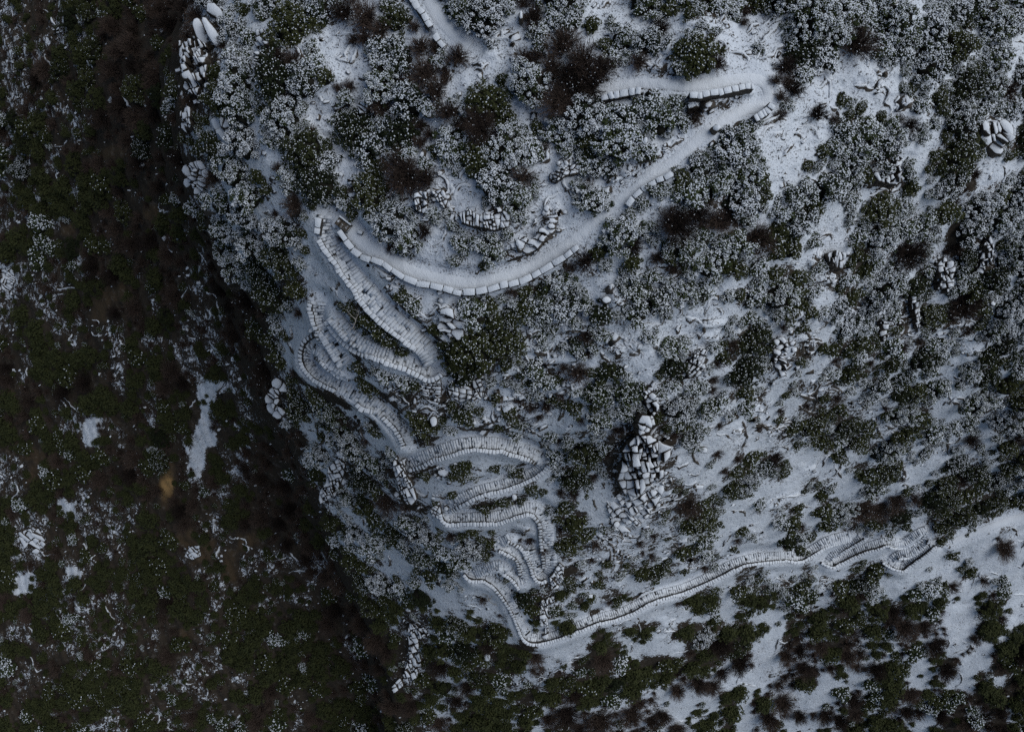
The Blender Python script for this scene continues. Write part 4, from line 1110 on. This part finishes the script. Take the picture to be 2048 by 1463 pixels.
ORD = ['nearest', 'second nearest', 'third nearest', 'fourth nearest', 'fifth nearest', 'sixth nearest', 'seventh nearest', 'eighth nearest', 'ninth nearest', 'tenth nearest']
ORD += [w_ + ' nearest' for w_ in ('eleventh twelfth thirteenth fourteenth fifteenth sixteenth seventeenth eighteenth nineteenth twentieth twenty-first twenty-second twenty-third twenty-fourth twenty-fifth twenty-sixth '
                                   'twenty-seventh twenty-eighth twenty-ninth thirtieth thirty-first thirty-second thirty-third thirty-fourth thirty-fifth thirty-sixth thirty-seventh thirty-eighth thirty-ninth fortieth').split()]
MARKS = [('the topmost bend', 1535, 190), ('the brown-faced retaining wall', 1440, 185), ('the big brown thicket', 1165, 140), ('the wall at the upper edge', 845, 25), ('the stone bench', 688, 452),
         ('the long curved wall', 900, 580), ('the round shrub by the curved wall', 1170, 525), ('the right snowfield', 1600, 330), ('the fluted crag', 395, 130), ('the cobble heap', 398, 358),
         ('the left loop', 610, 720), ('the second-path landing', 860, 750), ('the layered boulder pile', 905, 650), ('the central crag', 1285, 920), ('the bowed wall', 790, 862), ('the slanting double crag', 812, 955),
         ('the zigzag', 960, 970), ('the hairpins', 1010, 1120), ('the lowest bend', 1050, 1285), ('the long streaked crag', 825, 1310), ('the ribbed gorge crag', 668, 955), ('the far switchbacks', 1780, 1100),
         ('the four white blocks', 1880, 550), ('the tall rock finger', 1822, 625), ('the upper right boulders', 1980, 272), ('the tapering rock pile', 1555, 712), ('the mid-slope pale slabs', 1390, 725),
         ('the ochre earth scar', 334, 972), ('the lower white clearing', 1450, 1375), ('the lower right track', 1960, 1230), ('the gorge snow strip', 390, 830), ('the lower left plates', 65, 1080), ('the top left snow patch', 60, 150),
         ('the pale gorge-floor plates', 18, 560), ('the lower left corner', 0, 1463), ('the lower right corner', 2048, 1463), ('the upper right corner', 2048, 0), ('the middle of the longest wall', 1380, 1180)]

inview = [s for s in SH if -10 < s[1] < 2058 and -10 < s[2] < 1473]
ever = sorted([s for s in inview if s[0] in 'ed'], key=lambda s: -s[3])[:295]
bare = sorted([s for s in inview if s[0] == 'b'], key=lambda s: -s[3])[:210]
chosen = set(ever + bare)
rest = [s for s in SH if s not in chosen]

LOOK = {'e': ('snow-speckled evergreen shrub', 'shrub', 'evergreen_shrub', 'snow-speckled evergreen shrubs'), 'd': ('dark green shrub', 'shrub', 'evergreen_shrub', 'dark green shrubs with little snow'),
        'b': ('bare brown shrub', 'shrub', 'bare_shrub', 'leafless brown shrubs')}
fam = {}
for s in chosen:
    i = min(range(len(MARKS)), key=lambda i: (MARKS[i][1] - s[1]) ** 2 + (MARKS[i][2] - s[2]) ** 2)
    dx, dy = s[1] - MARKS[i][1], s[2] - MARKS[i][2]
    side = ('right of' if dx > 0 else 'left of') if abs(dx) > abs(dy) else ('below' if dy > 0 else 'above')
    fam.setdefault((s[0], i, side), []).append((dx * dx + dy * dy, s))
LABELS = {}
for (c_, i, side), lst in fam.items():
    lst.sort(key=lambda t: (t[0], t[1]))
    for k, (_, s) in enumerate(lst):
        LABELS[s] = f"{LOOK[c_][0]}, {ORD[k]} {'to the ' if side.endswith('of') else 'one '}{side} {MARKS[i][0]}".replace('one below', 'below').replace('one above', 'above')

def add_shrub(s):
    c_, u_, v_, r_ = s
    d_ = float(grid_at(DG, u_, v_)); rm = r_ * d_ / FPX
    si_ = int(np.argmin([abs(rm - q) for q in SIZES]))
    low = float(grid_at(gorge, u_, v_)) > .5 or v_ > 1180
    kv = int(rng.choice([0, 0, 0, 1] if low else ([0, 1, 1, 2] if v_ > 700 else [1, 1, 2, 2])))
    va = VAR[(c_, si_, kv)]
    f = rm / va['r']
    txt, cat, nm, grp = LOOK[c_]
    root = empty(nm, tuple(world(u_, v_, d_)), LABELS[s], cat, grp)
    root.rotation_euler = (rng.normal(0, .08), rng.normal(0, .08), rng.uniform(0, 6.28))
    root.scale = (f * rng.uniform(.9, 1.12), f * rng.uniform(.9, 1.12), f * rng.uniform(.85, 1.1))
    for part in ('foliage', 'twigs', 'stem', 'snow'):
        if part in va:
            if part == 'snow' and low and (c_ == 'b' or (c_ == 'd' and rng.random() < .6)): continue
            o = link({'snow': 'snow_cover'}.get(part, part), va[part], root)
            if part == 'snow': o['kind'] = 'stuff'
for s in sorted(chosen, key=lambda s: (s[0], s[1], s[2])):
    add_shrub(s)

# ---- everything smaller: one mass of undergrowth
TPL = {}
for cls, snow in (('e', .50), ('d', .09)):
    for k in range(4):
        (lv, lq), (dv, dq, dt), (sv, sq), h = gen_evergreen(5000 + ord(cls) + k, 0.8, snow * (.12 if cls == 'd' else .4, .7, 1, 1.25)[k], per=26, leaf=1.15)
        dq2 = np.vstack([dq, np.column_stack([dt, dt[:, 2]])])
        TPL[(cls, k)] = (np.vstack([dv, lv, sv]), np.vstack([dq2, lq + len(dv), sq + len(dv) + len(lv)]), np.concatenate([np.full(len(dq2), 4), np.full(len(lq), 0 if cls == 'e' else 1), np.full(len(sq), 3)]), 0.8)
for k in range(4):
    (tv, tq), (sv, sq), h = gen_bare(5200 + k, 0.8, .7)
    if k == 0: sv = sv[:4]; sq = sq[:1]
    TPL[('b', k)] = (np.vstack([tv, sv]), np.vstack([tq, sq + len(tv)]), np.concatenate([np.full(len(tq), 2), np.full(len(sq), 3)]), 0.8)
av, aq, am = [], [], []
nb = 0
for (c_, u_, v_, r_) in rest:
    d_ = float(grid_at(DG, u_, v_)); rm = r_ * d_ / FPX
    low = float(grid_at(gorge, u_, v_)) > .5 or v_ > 1180
    tv, tq, tm, tr_ = TPL[(c_, int(rng.choice([0, 0, 0, 1] if low else [1, 2, 3, 3])))]
    f = rm / tr_; a = rng.uniform(0, 6.28)
    x = tv[:, 0] * f * math.cos(a) - tv[:, 1] * f * math.sin(a); y = tv[:, 0] * f * math.sin(a) + tv[:, 1] * f * math.cos(a)
    b0 = world(u_, v_, d_)
    av.append(np.stack([x + b0[0], y + b0[1], tv[:, 2] * f + b0[2]], -1)); aq.append(tq + nb); am.append(tm)
    nb += len(tv)
if av:
    link('undergrowth', mesh_np('undergrowth', np.vstack(av), np.vstack(aq), mats=[M['leaf'], M['dark_leaf'], M['twig'], M['snow'], M['inner']], midx=np.concatenate(am)), None, kind='stuff',
         label='low dense undergrowth filling the gaps between the shrubs')
print('SHRUBS', len(SH), 'own', len(chosen), 'rest', len(rest), 'quads', sum(len(q) for q in aq))

# ---- small stones and ledges poking through the snow, and dry grass tips
def scatter(n, classes, pad=60):
    us = rng.uniform(-pad, 2048 + pad, n); vs_ = rng.uniform(-pad, 1463 + pad, n)
    c_ = MAPA[np.clip((vs_ + 14 * fbm(us, vs_, 40, 2, 91)) / 32, 0, 45).astype(int), np.clip((us + 14 * fbm(us, vs_, 40, 2, 95)) / 32, 0, 63).astype(int)]
    pr = np.array([classes.get(x, 0) for x in c_])
    ok = (rng.random(n) < pr) & (grid_at(PDIST, us, vs_) > 4)
    return us[ok], vs_[ok]
us, vs_ = scatter(30000, {',': .55, 'r': .5, '.': .05, 'p': .22, 'k': .12})
sv_, sq_ = [], []
dd = grid_at(DG, us, vs_); WP = world(us, vs_, dd)
for i in range(len(us)):
    a = R(24) + rng.normal(0, .35); L = rng.uniform(.16, .5) * (1 + (rng.random() < .12)); W = L * rng.uniform(.35, .8); T = rng.uniform(.1, .3)
    tx = np.array([math.cos(a), math.sin(a), 0]); nx = np.array([-tx[1], tx[0], 0])
    sv_.append(slab(WP[i] + np.array([0, 0, T * rng.uniform(.3, .9)]), tx, nx, L, W, T + .25, .035)); sq_.append(SLABQ + 12 * i)
link('ledge_stones', mesh_np('ledge_stones', np.vstack(sv_), np.vstack(sq_), mats=[M['rock']]), None, kind='stuff', label='countless small snow-topped stones and ledges across the slope')
print('STONES', len(us))

LV, LQ = [], []
nb = 0
us, vs_ = scatter(7500, {'.': .22, ',': .75, 'p': .14, 'r': .4, 'k': .02, 'e': .10})
for u_, v_ in zip(us, vs_):
    n_ = int(rng.integers(4, 11)); a = R(-22) + rng.normal(0, .45); st = rng.uniform(4, 7)
    if u_ < 520: a = R(55) + rng.normal(0, .4)
    line = [(u_, v_)]
    for _ in range(n_):
        a += rng.normal(0, .45)
        line.append((line[-1][0] + st * math.cos(a), line[-1][1] + st * math.sin(a)))
    L2 = np.array(line)
    if np.min(grid_at(PDIST, L2[:, 0], L2[:, 1])) < 5: continue
    w0 = world(L2[:, 0], L2[:, 1])
    tg = np.gradient(w0, axis=0)[:, :2]; tg /= np.linalg.norm(tg, axis=1)[:, None] + 1e-9
    dn = np.stack([tg[:, 1], -tg[:, 0]], -1)
    if dn[:, 1].mean() > 0: dn = -dn
    env = np.sin(np.linspace(0.15, math.pi - .15, len(L2)))
    hgt = rng.uniform(.12, .34) * env; run = rng.uniform(.12, .38) * env + .03
    jit = rng.normal(0, .05, (len(L2), 2))
    rows = [np.column_stack([w0[:, :2] - dn * .22, w0[:, 2] - .06]), np.column_stack([w0[:, :2] + jit - dn * .1, w0[:, 2] + hgt]), np.column_stack([w0[:, :2] + jit, w0[:, 2] + hgt - .03]),
            np.column_stack([w0[:, :2] + jit + dn * run[:, None], w0[:, 2] - .12 - 0.6 * run])]
    G = np.stack(rows, 1); idx = np.arange(G.shape[0] * 4).reshape(-1, 4)
    q = np.stack([idx[:-1, :-1], idx[1:, :-1], idx[1:, 1:], idx[:-1, 1:]], -1).reshape(-1, 4)
    if np.cross(G[1, 0] - G[0, 0], G[0, 1] - G[0, 0])[2] < 0: q = q[:, ::-1]
    LV.append(G.reshape(-1, 3)); LQ.append(q + nb); nb += idx.size
link('ledges', mesh_np('ledges', np.vstack(LV), np.vstack(LQ), mats=[M['rock']]), None, kind='stuff', label='thin brown rock ledges breaking through the snow')
us, vs_ = scatter(26000, {'.': .55, ',': .5, 'e': .35, 'p': .5, 'k': .6, 'd': .4, 'b': .5})
n = len(us); g = rng
nbl = 4
P0 = np.repeat(world(us, vs_), nbl, 0) + g.normal(0, .05, (n * nbl, 3)) * (1, 1, 0)
ln = np.repeat(g.uniform(.08, .26, n), nbl)[:, None]
dr = g.normal(size=(n * nbl, 3)) * (1, 1, .3) + (0, 0, .5); dr /= np.linalg.norm(dr, axis=1)[:, None]
P2 = P0 + dr * ln
v_, q_ = ribbon(P0, (P0 + P2) / 2 + (0, 0, .03), P2, g.uniform(.014, .034, n * nbl), np.full(n * nbl, .004), g)
link('dry_grass', mesh_np('dry_grass', v_, q_, mats=[M['twig']]), None, kind='stuff', label='dry grass tips and twigs poking through the snow')

# ------------------------------------------------------------------ bleached dead wood
def dead_branch(label, u_, v_, dirs, size, seed, name='dead_branch', lift=.5):
    g = np.random.default_rng(seed)
    b0 = world(u_, v_)
    m = float(grid_at(DG, u_, v_)) / FPX
    root = empty(name, tuple(b0), label, 'dead branch')
    def limb(p, ang, ln, w0, nm, par, depth):
        pts = [np.array(p)]
        a = ang
        for i in range(5):
            a += g.normal(0, .28)
            pts.append(pts[-1] + np.array([math.cos(a), -math.sin(a), g.normal(.05, .1)]) * ln / 5)
        pts = np.array(pts); vs, qs = [], []
        for i, q in enumerate(pts):
            w_ = w0 * (1 - .75 * i / 5)
            t = pts[min(i + 1, 5)] - pts[max(i - 1, 0)]; t /= np.linalg.norm(t)
            s = np.cross(t, (0, 0, 1)); s /= np.linalg.norm(s); n_ = np.cross(s, t)
            for j in range(5):
                an = 2 * math.pi * j / 5
                vs.append(q + (s * math.cos(an) + n_ * math.sin(an)) * w_)
        for i in range(5):
            for j in range(5):
                qs.append((i * 5 + j, i * 5 + (j + 1) % 5, i * 5 + 5 + (j + 1) % 5, i * 5 + 5 + j))
        o = link(nm, mesh_np(nm, np.array(vs), qs, mats=[M['pale']]), par)
        if depth:
            for i in (2, 3, 4):
                limb(pts[i], a + g.choice([-1, 1]) * g.uniform(.4, .9), ln * g.uniform(.35, .55), w0 * .5, 'twig', o, depth - 1)
    for dg in dirs:
        limb((0, 0, lift), R(dg), size * m, .055, 'branch', root, 1)
dead_branch('bleached forked dead branch lying in the dark gorge', 160, 165, (25, 55, 80), 42, 1)
dead_branch('short pale dead branch beside the forked one in the gorge', 190, 164, (0,), 28, 2)
dead_branch('curled bleached dead branch beside the stair wall', 716, 640, (-100, -140, 120), 24, 3, lift=.9)
dead_branch('pale leafless branches at the gorge rim below the cobble heap', 492, 474, (-60, -20, 60, 130), 26, 4, lift=.8)
dead_branch('thin dead branch under the far thin wall', 1620, 1140, (30, 75, 110), 16, 5)
dead_branch('forked white dead branch on the right slope', 1612, 782, (-70, -110), 14, 6)
dead_branch('pale dead twigs on the gorge floor', 560, 922, (-15, 0), 24, 7)
dead_branch('dead branch in the brown shrub left of the lower hairpin', 977, 1194, (-60, -20, 40), 20, 8, lift=1.0)
dead_branch('pale fallen stick below the lower left slope', 595, 1071, (-5,), 26, 9)
